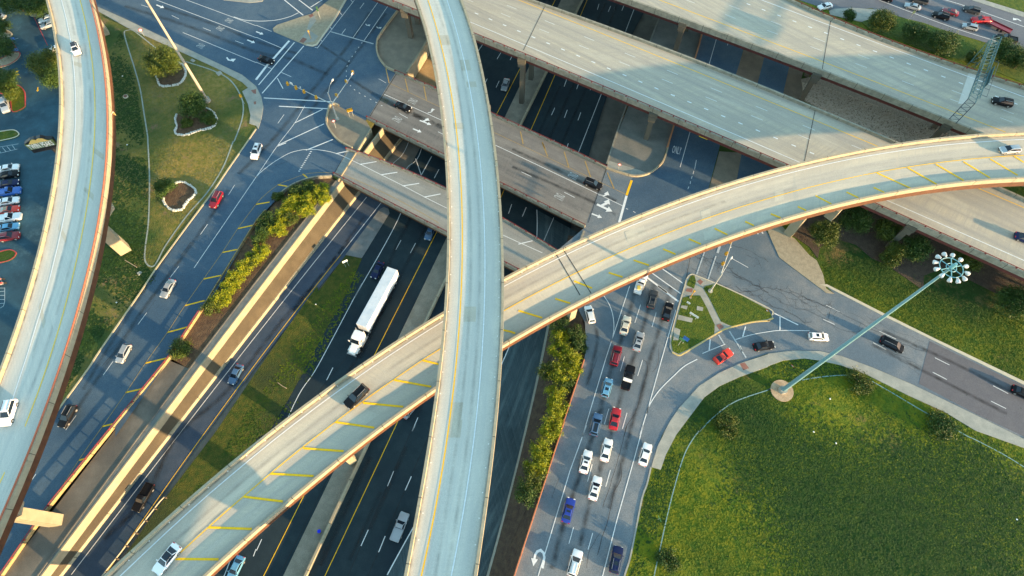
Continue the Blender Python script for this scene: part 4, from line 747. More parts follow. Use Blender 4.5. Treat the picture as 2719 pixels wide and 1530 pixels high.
def carmeshes(t,pn,pm,roof=None,sun=False,bed=None,two=None):
    key=(t,pn,sun,bed,roof.name if roof else 0)
    if key in MC: return MC[key]
    d=CT[t]; h=d['L']/2; w=d['Wd']/2; out=[]
    def sec(x,z,b=.28):
        q=abs(x); k=1-.16*max(0,(q-.80)/.2)**2 if q>.8 else 1; ww=w*k; X=x*h
        return [(X,-ww*.96,b),(X,-ww,b+.2),(X,-ww,z-.14),(X,-ww*.93,z-.03),(X,-ww*.5,z+.015),(X,ww*.5,z+.015),(X,ww*.93,z-.03),(X,ww,z-.14),(X,ww,b+.2),(X,ww*.96,b)]
    mb=MB(); pr=d['prof']; prr=[]
    for i in range(len(pr)-1):
        prr.append(pr[i]); 
    prr.append(pr[-1]); loft(mb,[sec(x,z,.34 if abs(x)>.97 else .28) for x,z in prr])
    rb,rt,ft,fb=[q*h for q in d['g']]; zb=np.interp(0,[p[0] for p in pr],[p[1] for p in pr])-.03; rz=d['rz']; wb=w*.93; wt=w*.70
    def gsec(x0,x1,ww,z): return [(x0,-ww,z),(x1,-ww*.97,z),(x1,ww*.97,z),(x0,ww,z)]
    A=[(rb,-wb,zb),(fb,-wb*.95,zb),(fb,wb*.95,zb),(rb,wb,zb)]; T=[(rt,-wt,rz-.05),(ft,-wt*.97,rz-.05),(ft,wt*.97,rz-.05),(rt,wt,rz-.05)]
    T2=[(rt*.97+ft*.03,-wt*.9,rz),(ft*.9+rt*.1,-wt*.86,rz),(ft*.9+rt*.1,wt*.86,rz),(rt*.97+ft*.03,wt*.9,rz)]
    loft(mb,[A,T,T2] if False else [A,T]); mb.f=mb.f[:-2] ; mb.add(T+T2,[(0,1,5,4),(1,2,6,5),(2,3,7,6),(3,0,4,7),(4,5,6,7)],mi=1 if roof else 0)
    if t=='pickup':   # open bed
        x0,x1=-.955*h,rb-.12; zt=1.125
        mb.add([(x0,-w*.82,zt+.012),(x1,-w*.82,zt+.012),(x1,w*.82,zt+.012),(x0,w*.82,zt+.012)],[(0,1,2,3)],mi=2)
        for s in (-1,1): mb.box(((x0+x1)/2,s*w*.9,zt+.05),x1-x0,.1,.12)
        mb.box((x0-.02,0,zt+.05),.1,w*1.8,.12)
    bedm={'dark':PLAST,'cover':mat('bed_cover_silver',(.45,.50,.55),.4),'load':PLAST,None:PLAST,'box':PLAST}[bed]
    me=obj('body',mb,[pm,roof or pm,bedm],smooth=True); out.append(('body',me.data)); bpy.data.objects.remove(me)
    def quad(a,b,c,d_,ins,offn):
        a,b,c,d_=[np.array(q,float) for q in (a,b,c,d_)]; m=(a+b+c+d_)/4; n=np.cross(b-a,d_-a); n/=np.linalg.norm(n)
        if n@(m-np.array([0,0,.8]))<0: n=-n
        P4=[q+(m-q)*ins+n*offn for q in (a,b,c,d_)]; return P4,n
    def glass(nm,a,b,c,d_,ins=.10,n_=1):
        mb=MB(); q,n=quad(a,b,c,d_,ins,.012); mb.add(q,[(0,1,2,3)])
        vv=[Vector(v) for v in q]; 
        if (vv[1]-vv[0]).cross(vv[3]-vv[0]).dot(Vector(n))<0: mb.f=[f[::-1] for f in mb.f]
        o=obj(nm,mb,GLASS); out.append((nm,o.data)); bpy.data.objects.remove(o)
    glass('windshield',A[1],A[2],T[2],T[1],.08); glass('rear_window',A[0],A[3],T[3],T[0],.12); glass('side_window',A[0],A[1],T[1],T[0],.13); glass('side_window',A[3],A[2],T[2],T[3],.13)
    def sub(nm,mb,m):
        o=obj(nm,mb,m); out.append((nm,o.data)); bpy.data.objects.remove(o)
    if sun: mb=MB(); L_=ft-rt; mb.box((rt+L_*(.60 if sun==1 else .5),0,rz+.006),L_*(.32 if sun==1 else .85),wt*1.15,.015); sub('sunroof',mb,GLASS)
    if bed=='box': mb=MB(); mb.box((rb-.5,0,1.35),.62,w*1.9,.42); sub('toolbox',mb,SIGW)
    if bed=='load': mb=MB(); mb.box((rb-1.2,.1,1.3),.9,.7,.35,.4); sub('cargo',mb,mat('cargo_yellow',(.55,.42,.08),.7)); mb=MB(); mb.box((rb-.6,-.4,1.28),.5,.6,.3,.2); sub('cargo',mb,LAMPW)
    if t in('suv','van') : 
        for s in (-1,1): mb=MB(); mb.box(((rt+ft)/2,s*wt*.9,rz+.05),(ft-rt)*.85,.05,.05); sub('roof_rail',mb,PLAST if pn in('white','silver') else RIM)
    for s in (-1,1):
        mb=MB(); mb.box((fb-.18,s*(w+.08),zb+.08),.14,.2,.14); sub('mirror',mb,pm)
        mb=MB(); mb.box((h*.962,s*w*.66,.70),.16,w*.38,.14); sub('headlight',mb,HLIGHT)
        mb=MB(); mb.box((-h*.972,s*w*.70,.86),.12,w*.36,.15); sub('taillight',mb,TLIGHT)
    MC[key]=out; return out
tw=MB(); tw.tube((0,-.12,0),(0,.12,0),.34,n=14); _w=obj('wheel',tw,TYRE); WM=_w.data; bpy.data.objects.remove(_w)
tw=MB(); tw.tube((0,-.135,0),(0,.135,0),.21,n=10); _w=obj('rim',tw,RIM); RM=_w.data; bpy.data.objects.remove(_w)
def addmesh(nm,me,parent,loc=(0,0,0),sc=1):
    o=bpy.data.objects.new(nm,me); COL.objects.link(o); o.parent=parent; o.location=loc; o.scale=(sc,sc,sc); return o
def vehicle(t,pn,col,rear,front,z,label,group,roof=None,sun=0,bed=None,cat=None,name=None,sc=1.0,rs=None):
    a=C(rear+' '+front); p=P((a[0][0]+a[1][0])/2,(a[0][1]+a[1][1])/2,z+.75); q0=P(*a[0],z+.75); q1=P(*a[1],z+.75); d=q1-q0; rz=math.atan2(d[1],d[0])
    nm={'sedan':'sedan_car','coupe':'coupe_car','hatch':'hatchback_car','suv':'suv_car','van':'minivan','pickup':'pickup_truck'}[t]
    z=z+(float(bshift(np.array([[p[0],p[1],z]]),z)[0]) if z in BANK else 0)
    e=empty(name or nm,(p[0],p[1],z),label,cat or {'suv':'suv','pickup':'pickup truck','van':'minivan'}.get(t,'car'),group,None,rz)
    pm=paint(pn,col,.3 if pn in('silver','blue_grey','light_blue') else .05)
    for n_,me in carmeshes(t,pn,pm,roof,sun,bed): addmesh(n_,me,e)
    h=CT[t]['L']/2; w=CT[t]['Wd']/2; wr=1.12 if t in('pickup','suv') else 1
    for x in (.62*h,-.60*h):
        for s in (-1,1):
            o=addmesh('wheel',WM,e,(x,s*(w-.10),.34*wr),wr); addmesh('rim',RM,o)
    return e
PC=dict(white=(.80,.80,.80),cream=(.62,.58,.48),silver=(.38,.41,.44),blue_grey=(.07,.15,.28),light_blue=(.14,.36,.55),black=(.006,.007,.010),navy=(.012,.02,.07),dkgrey=(.05,.055,.06),red=(.42,.012,.02),dark_red=(.20,.008,.02),bright_red=(.62,.04,.02),blue=(.015,.04,.30),royal=(.03,.12,.42),brown=(.05,.04,.03),maroon=(.22,.02,.03))
DECKZ={'q':.06}
G1,G2,G3,G4,G5='vehicles queueing on the right frontage','vehicles on the left frontage road','vehicles on the sunken freeway','vehicles on the flyovers','cars parked in the restaurant lot'
G6,G7='vehicles on the right side road','vehicles on the road at the top right corner'; G8='vehicles on the bridges and upper left road'
def V_(t,c,r,f,z,l,g,**k): return vehicle(t,c,PC[c],r,f,z,l,g,**k)
dg_=mat('car_paint_roof_black',(.02,.02,.025),.2)
V_('hatch','white','a702,412','a745,522',LF,'white hatchback with dark roof on the left flyover near the top',G4,roof=dg_)
V_('suv','white','i112,1095','i38,1338',LF,'white suv with roof rails on the lower bend of the left flyover',G4)
V_('suv','white','z688,382','z672,422',.05,'white suv beside the painted gore below the left intersection',G2,sun=1)
V_('suv','dark_red','e2120,465','e2038,622',.05,'dark red suv on the left frontage level with the heart shaped stone bed',G2)
V_('sedan','silver','z459,742','z431,790',.05,'silver sedan on the left frontage above the white hatchback',G2)
V_('hatch','silver','i1232,560','i1138,735',.05,'pale silver hatchback on the left frontage above the black suv',G2)
V_('suv','black','i705,1145','i588,1355',.05,'black suv with sun glinting on its side at the bottom of the left frontage',G2)
V_('sedan','blue_grey','i2312,755','i2218,938',LOW+.05,'blue grey sedan on the exit ramp beside the grass median',G3)
V_('pickup','black','m1455,555','m1300,828',LOW+.05,'black pickup on the exit ramp above the guardrail',G3,bed='dark')
V_('sedan','navy','f1205,1150','f1128,1295',LOW+.05,'navy sedan alongside the semi trailer',G3)
V_('sedan','blue_grey','f1692,808','f1655,905',LOW+.05,'dark blue car emerging from under the turnaround overpass',G3)
V_('sedan','silver','b2418,750','b2378,878',LOW+.05,'silver sedan on the freeway seen between flyover and elevated deck',G3)
V_('sedan','silver','j1440,1230','j1520,1130',LOW+.05,'silver car half hidden below the edge of the hatched flyover',G3)
V_('sedan','light_blue','m2320,1265','m2210,1490',LOW+.05,'light blue sedan cut by the bottom edge of the picture',G3)
V_('pickup','silver','n1335,1095','n1430,855',LOW+.05,'silver pickup with ribbed bed cover on the freeway by the middle flyover',G3,bed='cover')
V_('suv','black','j1055,970','j875,1150',RF,'black suv on the hatched flyover above the freeway',G4)
V_('sedan','white','m1705,1155','m1500,1412',RF,'white sedan with dark glass roof at the lower end of the hatched flyover',G4,sun=2,roof=dg_)
V_('hatch','silver','h2440,55','h2222,68',RF,'silver hatchback on the hatched flyover at the right edge',G4)
V_('sedan','navy','h2380,880','h2600,960',EF,'dark navy car cut by the right edge on the lower elevated deck',G4)
V_('suv','black','d2370,1005','d2148,955',EF,'black suv beside the sign gantry on the upper elevated deck',G4)
V_('sedan','black','b1338,995','b1492,1055',.06,'black sedan on the wide overpass left of the middle flyover',G8)
V_('suv','black','g690,355','g870,425',.06,'black suv on the wide overpass beside the yellow diagonal bars',G8)
V_('sedan','black','b20,548','b172,600',.05,'black sedan waiting over the stop bar at the upper left crosswalk',G8)
V_('pickup','white','k1205,65','g1272,1255',.06,'white pickup with cargo in its bed at the head of the queue',G1,bed='load')
V_('suv','dkgrey','k1330,208','k1370,40',.06,'dark grey suv behind the crosswalk between white pickup and black sedan',G1,sun=1)
V_('sedan','black','k1475,325','k1520,158',.06,'black sedan in the rightmost queue lane beside the triangular island',G1)
V_('hatch','white','k772,362','k725,178',.06,'white hatchback in the turnaround lane under the flyover edge',G1)
V_('sedan','cream','k1068,460','k1112,292',.06,'cream sedan in the left queue lane behind the white pickup',G1)
V_('sedan','silver','k1192,625','k1242,437',.06,'silver blue sedan in the middle of the queue right of the cream sedan',G1,sun=1)
V_('suv','dark_red','k975,762','k1022,572',.06,'dark red suv in the queue behind the cream sedan',G1)
V_('pickup','black','k1085,995','k1148,758',.06,'black pickup with white toolbox across its bed',G1,bed='box')
V_('hatch','light_blue','k888,1070','k938,882',.06,'light blue hatchback left of the black pickup with toolbox',G1,sun=1)
V_('coupe','red','k968,1378','k1012,1168',.06,'bright red coupe in the queue right of the grey wagon',G1)
V_('suv','blue_grey','k780,1442','k835,1218',.06,'blue grey wagon with sunroof left of the red coupe',G1,sun=2)
V_('sedan','white','o880,352','o935,118',.06,'white sedan without sunroof right behind the red coupe',G1)
V_('sedan','white','o680,460','o738,236',.06,'white sedan with sunroof below the blue grey wagon',G1,sun=1)
V_('sedan','white','o1250,385','o1312,170',.06,'white sedan alone in the slip lane beside the end of the sidewalk',G1)
V_('sedan','white','o770,715','o828,490',.06,'white sedan with sunroof, lowest of the white sedans in the queue',G1,sun=1)
V_('sedan','blue','o512,932','o572,700',.06,'vivid blue sedan with small sunroof near the bottom of the queue',G1,sun=1)
V_('suv','white','o568,1452','o640,1195',.06,'white suv with black roof bars at the bottom of the queue',G1)
V_('suv','navy','o978,1410','o1025,1170',.06,'dark navy suv at the bottom right of the frontage',G1,sun=1)
V_('coupe','bright_red','k1960,722','k2108,622',.06,'orange red coupe turning on the crosswalk below the triangular island',G6)
V_('sedan','black','z2002,922','z2056,914',.06,'black sedan on the curved slip road ahead of the red coupe',G6)
V_('hatch','white','l388,480','l592,492',.06,'white hatchback with dark sunroof on the slip road right of the black sedan',G6,sun=1)
V_('van','black','l1105,515','l1290,605',.06,'black minivan on the cracked right road behind the tall mast pole',G6)
V_('sedan','black','l2372,985','l2560,1075',.06,'black car cut by the right edge on the dark resurfaced road',G6)
V_('sedan','white','d632,38','d472,78',.06,'white sedan beside the red rail of the upper elevated deck',G7)
V_('sedan','silver','d1478,82','d1315,38',.06,'silver sedan in the nearest lane at the top right',G7)
V_('van','dkgrey','d1548,22','d1370,-22',.06,'dark minivan cut by the top edge above the silver sedan',G7)
V_('hatch','black','d1205,0','d1060,-45',.06,'dark car almost fully out of the top edge',G7)
V_('sedan','maroon','d1838,135','d1678,88',.06,'dark red sedan right behind the black suv at the top right',G7)
V_('suv','black','d1765,180','d1570,122',.06,'black suv in front of the dark red sedan at the top right',G7)
V_('suv','dkgrey','d2045,118','d1882,72',.06,'dark grey suv in the far lane above the red tow truck',G7)
V_('pickup','red','d2140,195','d1970,188',.06,'bright red pickup towing a long flatbed trailer',G7)
V_('hatch','silver','d2025,275','d1870,235',.06,'silver hatchback below the red pickup',G7)
V_('pickup','black','d2392,390','d2212,348',.06,'black pickup above the top of the sign gantry',G7)
for i,(t,c,y,l,k) in enumerate([('sedan','white',238,'white sedan first in the parked row below the restaurant sign',{}),('sedan','black',302,'black sedan second in the parked row',{}),('sedan','navy',388,'dark navy sedan third in the parked row',{}),('pickup','royal',468,'blue pickup in the parked row',{}),('sedan','white',556,'white sedan between the blue pickup and the red car',{}),('coupe','bright_red',640,'bright red open topped car in the parked row',{'roof':mat('tan_interior',(.35,.28,.20),.8)}),('pickup','white',718,'white pickup with dark bed cover in the parked row',{}),('sedan','light_blue',808,'light blue sedan in the parked row',{}),('suv','maroon',898,'dark red suv last in the parked row',{})]):
    V_(t,c,f'e0,{y+14}',f'e165,{y-14}',.06,l,G5,**k)
V_('sedan','white','a500,165','a400,195',.06,'white sedan half under the left flyover, upper of two',G5)
V_('sedan','silver','a520,215','a415,250',.06,'silver sedan half under the left flyover, lower of two',G5)
V_('hatch','white','a590,455','a500,480',.06,'white car mostly hidden below the left flyover by the big tree',G5)
V_('pickup','silver','a30,945','a55,1075',.06,'silver pickup parked beside the red kerbed planter',G5)
V_('hatch','silver','a-60,150','a20,160',.06,'pale car cut by the left edge near the top of the lot',G5)
# flatbed trailer behind the red pickup
a,b=W('d2150,215 d2312,292',1); d=b-a; e=empty('flatbed_trailer',((a+b)/2)[:2].tolist()+[.05],'long dark red flatbed trailer behind the bright red pickup','trailer',rz=math.atan2(d[1],d[0])); L_=7.0
mb=MB(); mb.box((0,0,.85),L_,2.2,.12); obj('bed',mb,paint('maroon',PC['maroon']),e,True)
for s in (-1,1): mb=MB(); mb.box((0,s*1.08,1.02),L_,.07,.3); obj('side_rail',mb,paint('maroon',PC['maroon']),e,True)
mb=MB(); mb.box((-L_/2-.6,0,.7),1.4,.15,.12); obj('hitch',mb,PLAST,e,True)
for x in (-.1,.9):
    for s in (-1,1): addmesh('wheel',WM,e,(x+.3,s*.95,.36))
# motorcycles at the left edge
def motorcycle(px,rz,lab):
    p=P(*C(px)[0],0); e=empty('motorcycle',(p[0],p[1],.06),lab,'motorcycle','motorcycles parked at the left edge',rz=rz)
    for x in (-.7,.7): addmesh('wheel',WM,e,(x,0,.32),.92).scale=(.92,.5,.92)
    mb=MB(); mb.box((.1,0,.78),.6,.28,.25,0,.7); obj('fuel_tank',mb,paint('bright_red',PC['bright_red']),e,True)
    mb=MB(); mb.box((-.45,0,.78),.7,.26,.1); obj('seat',mb,PLAST,e,True)
    mb=MB(); mb.box((0,0,.45),.7,.3,.4); obj('engine',mb,RIM,e,True)
    mb=MB(); mb.tube((.7,0,.3),(.45,0,1.0),.04); mb.tube((.45,-.38,1.02),(.45,.38,1.02),.025); obj('handlebar',mb,RIM,e,True)
motorcycle('e12,1325',.3,'red tanked motorcycle, upper of the two at the left edge'); motorcycle('e30,1365',.4,'red tanked motorcycle, lower of the two at the left edge')
# semi truck
a,b=W('z1053,700 z948,932',LOW+2); 
tb,tf=W('z1042,712',LOW+4.1)[0],W('z958,866',LOW+4.1)[0]; d=tf-tb; d[2]=0; Lt=16.0; u=d/np.linalg.norm(d); rz=math.atan2(u[1],u[0])
cen=W('z1000,790',LOW+4.1)[0]
tk=empty('semi_truck',(cen[0],cen[1],LOW+.05),'white semi truck with a long white box trailer on the sunken freeway','truck',rz=rz)
tp=paint('truck_white',(.82,.82,.80))
mb=MB(); mb.box((-.3,0,2.65),Lt,2.6,2.9); obj('trailer_box',mb,mat('trailer_white',(.80,.80,.79),.5,(.72,.73,.74),.8),tk,True)
mb=MB(); mb.box((-.3,0,4.115),Lt-.1,2.45,.02); 
for k in range(18): mb.box((-.3-Lt/2+.5+k*.88,0,4.135),.07,2.4,.03)
obj('trailer_roof',mb,mat('trailer_roof',(.50,.58,.66),.5,(.60,.66,.72),.5),tk,True)
mb=MB(); mb.box((-.3,0,1.1),Lt-.5,1.0,.25); obj('chassis',mb,PLAST,tk,True)
x0=Lt/2-.3
mb=MB()
loft(mb,[[(x,-w_,1.0),(x,-w_,z_-.35),(x,-w_*.8,z_),(x,w_*.8,z_),(x,w_,z_-.35),(x,w_,1.0)] for x,w_,z_ in ((x0+1.1,1.2,3.6),(x0+1.3,1.22,3.75),(x0+2.9,1.22,3.7),(x0+3.3,1.2,3.35),(x0+4.0,1.15,2.25),(x0+4.05,.95,2.1),(x0+5.6,.80,1.75),(x0+6.1,.72,1.35),(x0+6.2,.7,1.0))]); obj('cab',mb,tp,tk,True,True)
mb=MB(); mb.add([(x0+3.35,-1.0,3.22),(x0+3.98,-1.0,2.32),(x0+3.98,1.0,2.32),(x0+3.35,1.0,3.22)],[(0,1,2,3)]); 
for i,v in enumerate(mb.v): mb.v[i]=(v[0]+.04,v[1],v[2]+.03)
obj('windshield',mb,GLASS,tk,True)
for s in (-1,1):
    mb=MB(); mb.box((x0+2.9,s*1.215,2.6),.9,.03,.6); obj('side_window',mb,GLASS,tk,True)
    mb=MB(); mb.box((x0+5.0,s*.98,1.15),1.5,.42,.5,0,.8); obj('fender',mb,tp,tk,True)
    mb=MB(); mb.box((x0+2.4,s*1.2,.75),2.6,.45,.5); obj('fuel_tank',mb,RIM,tk,True)
    mb=MB(); mb.box((x0+3.9,s*1.5,2.5),.15,.3,.7); obj('mirror',mb,tp,tk,True)
    mb=MB(); mb.tube((x0+.95,s*1.0,1),(x0+.95,s*1.0,4.0),.09); obj('exhaust_stack',mb,RIM,tk,True)
    mb=MB(); mb.box((x0+6.0,s*.75,1.15),.2,.3,.25); obj('headlight',mb,HLIGHT,tk,True)
mb=MB(); mb.box((x0+6.22,0,.7),.2,2.3,.4); obj('bumper',mb,RIM,tk,True)
for x in (x0+4.9,x0+.9,x0-.4,-5.2,-6.5):
    for s in (-1,1): o=addmesh('wheel',WM,tk,(x,s*1.1,.5),1.48); addmesh('rim',RM,o)
# ================================================================== PLANTS
def leafquads(cents,size,n_per,spread):
    n=len(cents)*n_per; c=np.repeat(cents,n_per,0)+RNG.normal(0,1,(n,3))*np.array([spread,spread,spread*.8])
    a=RNG.normal(0,1,(n,3)); a/=np.linalg.norm(a,axis=1)[:,None]; b=np.cross(a,RNG.normal(0,1,(n,3))); b/=np.linalg.norm(b,axis=1)[:,None]
    s=(size*RNG.uniform(.6,1.3,n))[:,None]; v=np.stack([c-a*s,c-b*s*.55,c+a*s,c+b*s*.55],1).reshape(-1,3); return v,n
def quadobj(name,v,n,m,parent=None):
    me=bpy.data.meshes.new(name); me.vertices.add(len(v)); me.vertices.foreach_set('co',v.astype(np.float32).ravel()); me.loops.add(4*n); me.loops.foreach_set('vertex_index',np.arange(4*n,dtype=np.int32))
    me.polygons.add(n); me.polygons.foreach_set('loop_start',np.arange(0,4*n,4,dtype=np.int32)); me.update(calc_edges=True); me.materials.append(m)
    o=bpy.data.objects.new(name,me); COL.objects.link(o)
    if parent: o.parent=parent
    return o
def plant(name,px,r,h,z0,leafm,label,group,cat='tree',dens=1.,tree=True,size=.15,asp=1.,rot=0.):
    p=P(*C(px)[0],z0+h*.55); e=empty(name,(p[0],p[1],z0),label,cat,group)
    nb=int((30 if tree else 20)*dens*max(1,r/2)); cs=[]
    for i in range(nb):
        a=random.random()*6.283; q=r*math.sqrt(random.random())*.82; zz=h*(.35 if tree else .15)+h*(.62 if tree else .7)*random.random()*(1-.45*(q/r)**2); x,y=q*math.cos(a)*asp,q*math.sin(a)/asp
        cs.append((x*math.cos(rot)-y*math.sin(rot),x*math.sin(rot)+y*math.cos(rot),zz))
    v,n=leafquads(np.array(cs),size,int(150*dens),r*.12+.1); v[:,2]=np.maximum(v[:,2],.05); quadobj('crown' if tree else 'foliage',v,n,leafm,e)
    mb=MB(); th=h*.5; mb.tube((0,0,-.1),(r*.05,0,th),.05*h,.03*h)
    for k in range(5): a=k*1.26+random.random(); mb.tube((r*.05,0,th*.8),(math.cos(a)*r*.55,math.sin(a)*r*.55,h*.72),.022*h,.008*h,6)
    obj('trunk' if tree else 'stem',mb,BARK,e,True)
    return e
GT1,GT2,GT3,GT4='trees in the dry grass triangle','trees in the parking lot','trees below the elevated freeway','shrubs by the top right road'
plant('live_oak','a1565,600',5.0,6.5,0,LEAFO,'round dark oak in the top stone ringed bed beside the tall pole',GT1,dens=1.5)
plant('live_oak','a1850,1010',3.9,5.0,0,LEAFD,'dark green oak in the pointed stone ringed bed by the pole foot',GT1,dens=1.3); plant('shrub','a1985,1120',2.0,2.4,.1,LEAFD,'low dark shrub inside the pointed stone bed',GT1,'shrub',tree=False)
plant('shrub','a2040,1165',1.2,1.4,.1,LEAFO,'small olive shrub at the right corner of the pointed stone bed',GT1,'shrub',tree=False); plant('shrub','a1790,1180',1.6,1.4,.1,LEAFO,'sparse olive shrub at the left side of the pointed stone bed',GT1,'shrub',tree=False)
plant('live_oak','e1580,430',2.6,3.6,0,LEAFD,'small dark tree left of the heart shaped stone bed',GT1,dens=1.1)
plant('live_oak','a150,15',5,6,0,LEAFD,'brownish green tree at the top left corner of the lot',GT2,dens=1.2); plant('live_oak','a350,40',4.4,6,0,LEAFD,'dark tree over the kerb end at the top of the lot',GT2,dens=1.2)
plant('live_oak','a445,610',4.6,7,0,LEAFO,'large tree against the left flyover, olive upper half',GT2,dens=1.5); plant('live_oak','a500,740',3.8,6,0,LEAFD,'darker tree merging below the large olive tree by the flyover',GT2,dens=1.3)
plant('live_oak','a20,450',4.0,6,0,LEAFD,'dark tree at the left edge over the blue bay symbols',GT2,dens=1.2); plant('live_oak','a30,780',4.0,6,0,LEAFD,'dark tree at the left edge above the red kerbed planter',GT2,dens=1.2); plant('live_oak','a110,905',2.0,3.5,0,LEAFO,'thin olive tree on the red kerbed planter',GT2)
plant('live_oak','a0,240',2.6,5,0,LEAFD,'dark tree at the left edge above the pale planter',GT2)
for px,r,h,m,l in (('h545,870',3.6,6,LEAFO,'leftmost yellow green tree beside the flyover pier'),('h850,740',3.6,6.5,LEAFD,'tree close under the hatched flyover edge'),('h1155,840',3.0,6,LEAFO,'narrow tree between the flyover edge and the deck bracket'),('h1230,1040',2.2,5,LEAFO,'yellowish tree over the curving mulch edge'),('h1410,1020',3.4,6,LEAFD,'large dark tree at the lower deck bracket'),('h1180,1110',2.2,3,LEAFO,'low yellow bush on the mulch edge'),('h1900,1120',3.4,6,LEAFO,'tree behind the ring of mast lamps'),('l2370,150',4.0,5,LEAFD,'very dark tree at the right edge below the lower deck')):
    plant('tree',px,r,h,0,m,l,GT3,dens=1.25)
for px,r,h,m,l in (('d780,150',1.8,3,LEAFD,'small round shrub nearest the white sedan'),('d1100,215',4.0,5,LEAFO,'large bright topped tree on the sidewalk end'),('d1420,320',3.8,4.5,LEAFD,'dark tree between the two larger median trees'),('d1690,415',4.6,5,LEAFD,'wide dark tree in the middle of the top right median'),('d2290,500',4.4,6,LEAFD,'tree directly right of the gantry'),('d2450,570',4.0,6,LEAFD,'tree cut by the right edge beside the gantry tree'),('d1980,560',2.4,3,LEAFO,'low bush left of the gantry leg')):
    plant('tree',px,r,h,0,m,l,GT4,dens=1.2)
GF='shrubs in the green field'
plant('shrub','l895,915',3.0,2.6,0,LEAFO,'yellow green bush where the drain line breaks, right of the mast',GF,'shrub',tree=False); plant('shrub','l1690,1330',3.2,2.4,0,LEAFD,'dark sprawling bush at the right end of the drain line',GF,'shrub',tree=False)
plant('shrub','k2080,1340',2.8,1.6,0,LEAFO,'low olive bush inside the upper left of the field',GF,'shrub',tree=False); plant('shrub','o1505,1290',2.2,2.2,0,LEAFD,'dark round bush at the bottom left of the field',GF,'shrub',tree=False)
def hedge(pts,z,r,h,m,label,group):
    for i,(px,rr,mm,lab) in enumerate(pts): plant('bush',px,rr*r,h*rr,z,mm,lab,group,'bush',tree=False,dens=1.15,size=.13)
GH='bushes on the soil bank beside the queue'
hedge([('k460,360',1.2,LEAFD,'dark bush directly below the hatched flyover pier'),('k610,450',1.2,LEAFD,'dark bush beside the curve of the turnaround kerb'),('k450,480',1.0,LEAF,'yellow green bush left of the darkest bank bush'),('k450,600',1.1,LEAF,'bright bush level with the red suv'),('k640,560',1.0,LEAFD,'dark bush touching the kerb tip'),('k560,690',1.2,LEAF,'bright yellow bush beside the kerb tip'),('k340,810',1.1,LEAFO,'bush sticking out toward the freeway barrier'),('k470,830',1.3,LEAF,'broad yellow bush in the middle of the bank'),('k580,800',1.0,LEAF,'bright bush at the wall level with the black pickup'),('k540,930',1.0,LEAFD,'dark bush in the gap of the bank row'),('k420,1040',1.1,LEAF,'bright yellow bush below the gap'),('k440,1150',1.1,LEAF,'yellow bush level with the wagon roof'),('k400,1260',1.2,LEAF,'yellow bush level with the wagon rear'),('k370,1390',1.2,LEAF,'last yellow bush above the short gap'),('o270,230',1.1,LEAF,'first yellow bush below the short gap'),('o290,320',.9,LEAF,'yellow bush at the wall level with the white sedans'),('o230,390',1.2,LEAF,'yellow bush level with the sunroof sedan'),('o190,520',1.3,LEAFO,'broad olive bush second from the lower end'),('o150,640',1.3,LEAFD,'dark green bush at the lower end of the bank row')],-.6,2.1,3.0,LEAF,'',GH)
GI='bushes on the soil strip of the left frontage'
hedge([('f620,440',1.1,LEAF,'bright bush at the top right of the strip near the wall corner'),('f500,410',1.0,LEAFD,'dark bush under the curved wing wall'),('f380,450',1.0,LEAFD,'second dark bush under the curved wing wall'),('f640,520',1.0,LEAF,'yellow bush close to the wall gutter, second from top'),('f500,540',1.1,LEAF,'yellow bush in the middle of the wide clump'),('f340,570',1.3,LEAF,'yellow bush at the centre left of the wide clump'),('f470,640',1.2,LEAF,'yellow bush on the lower right of the wide clump'),('f250,690',1.2,LEAF,'yellow bush on the lower left of the wide clump'),('f330,720',1.1,LEAFO,'olive bush low in the wide clump'),('f210,510',.7,LEAFO,'tiny sprig of bush against the grey wall'),('f110,740',1.2,LEAFD,'dark bush beside the first rail post'),('f200,830',1.1,LEAF,'yellow bush at the tail of the wide clump'),('f60,830',1.2,LEAFD,'dark bush below the first rail post'),('f30,920',1.0,LEAFD,'dark bush where the strip narrows'),('f40,1040',1.1,LEAF,'yellow bush starting the narrow row'),('e2420,1110',1.1,LEAF,'second yellow bush of the narrow row'),('e2340,1200',1.1,LEAF,'third yellow bush of the narrow row'),('e2260,1290',1.1,LEAF,'fourth yellow bush of the narrow row'),('e2190,1390',1.1,LEAF,'fifth yellow bush of the narrow row'),('i2120,110',1.2,LEAF,'sixth yellow bush of the narrow row'),('i2030,200',1.1,LEAFO,'last bush of the narrow row, olive'),('i1720,600',1.4,LEAFO,'lone green bush leaning over the left frontage rail'),('f-30,1130',.9,LEAFO,'small bush between second and third of the narrow row')],-.3,1.9,2.6,LEAF,'',GI)
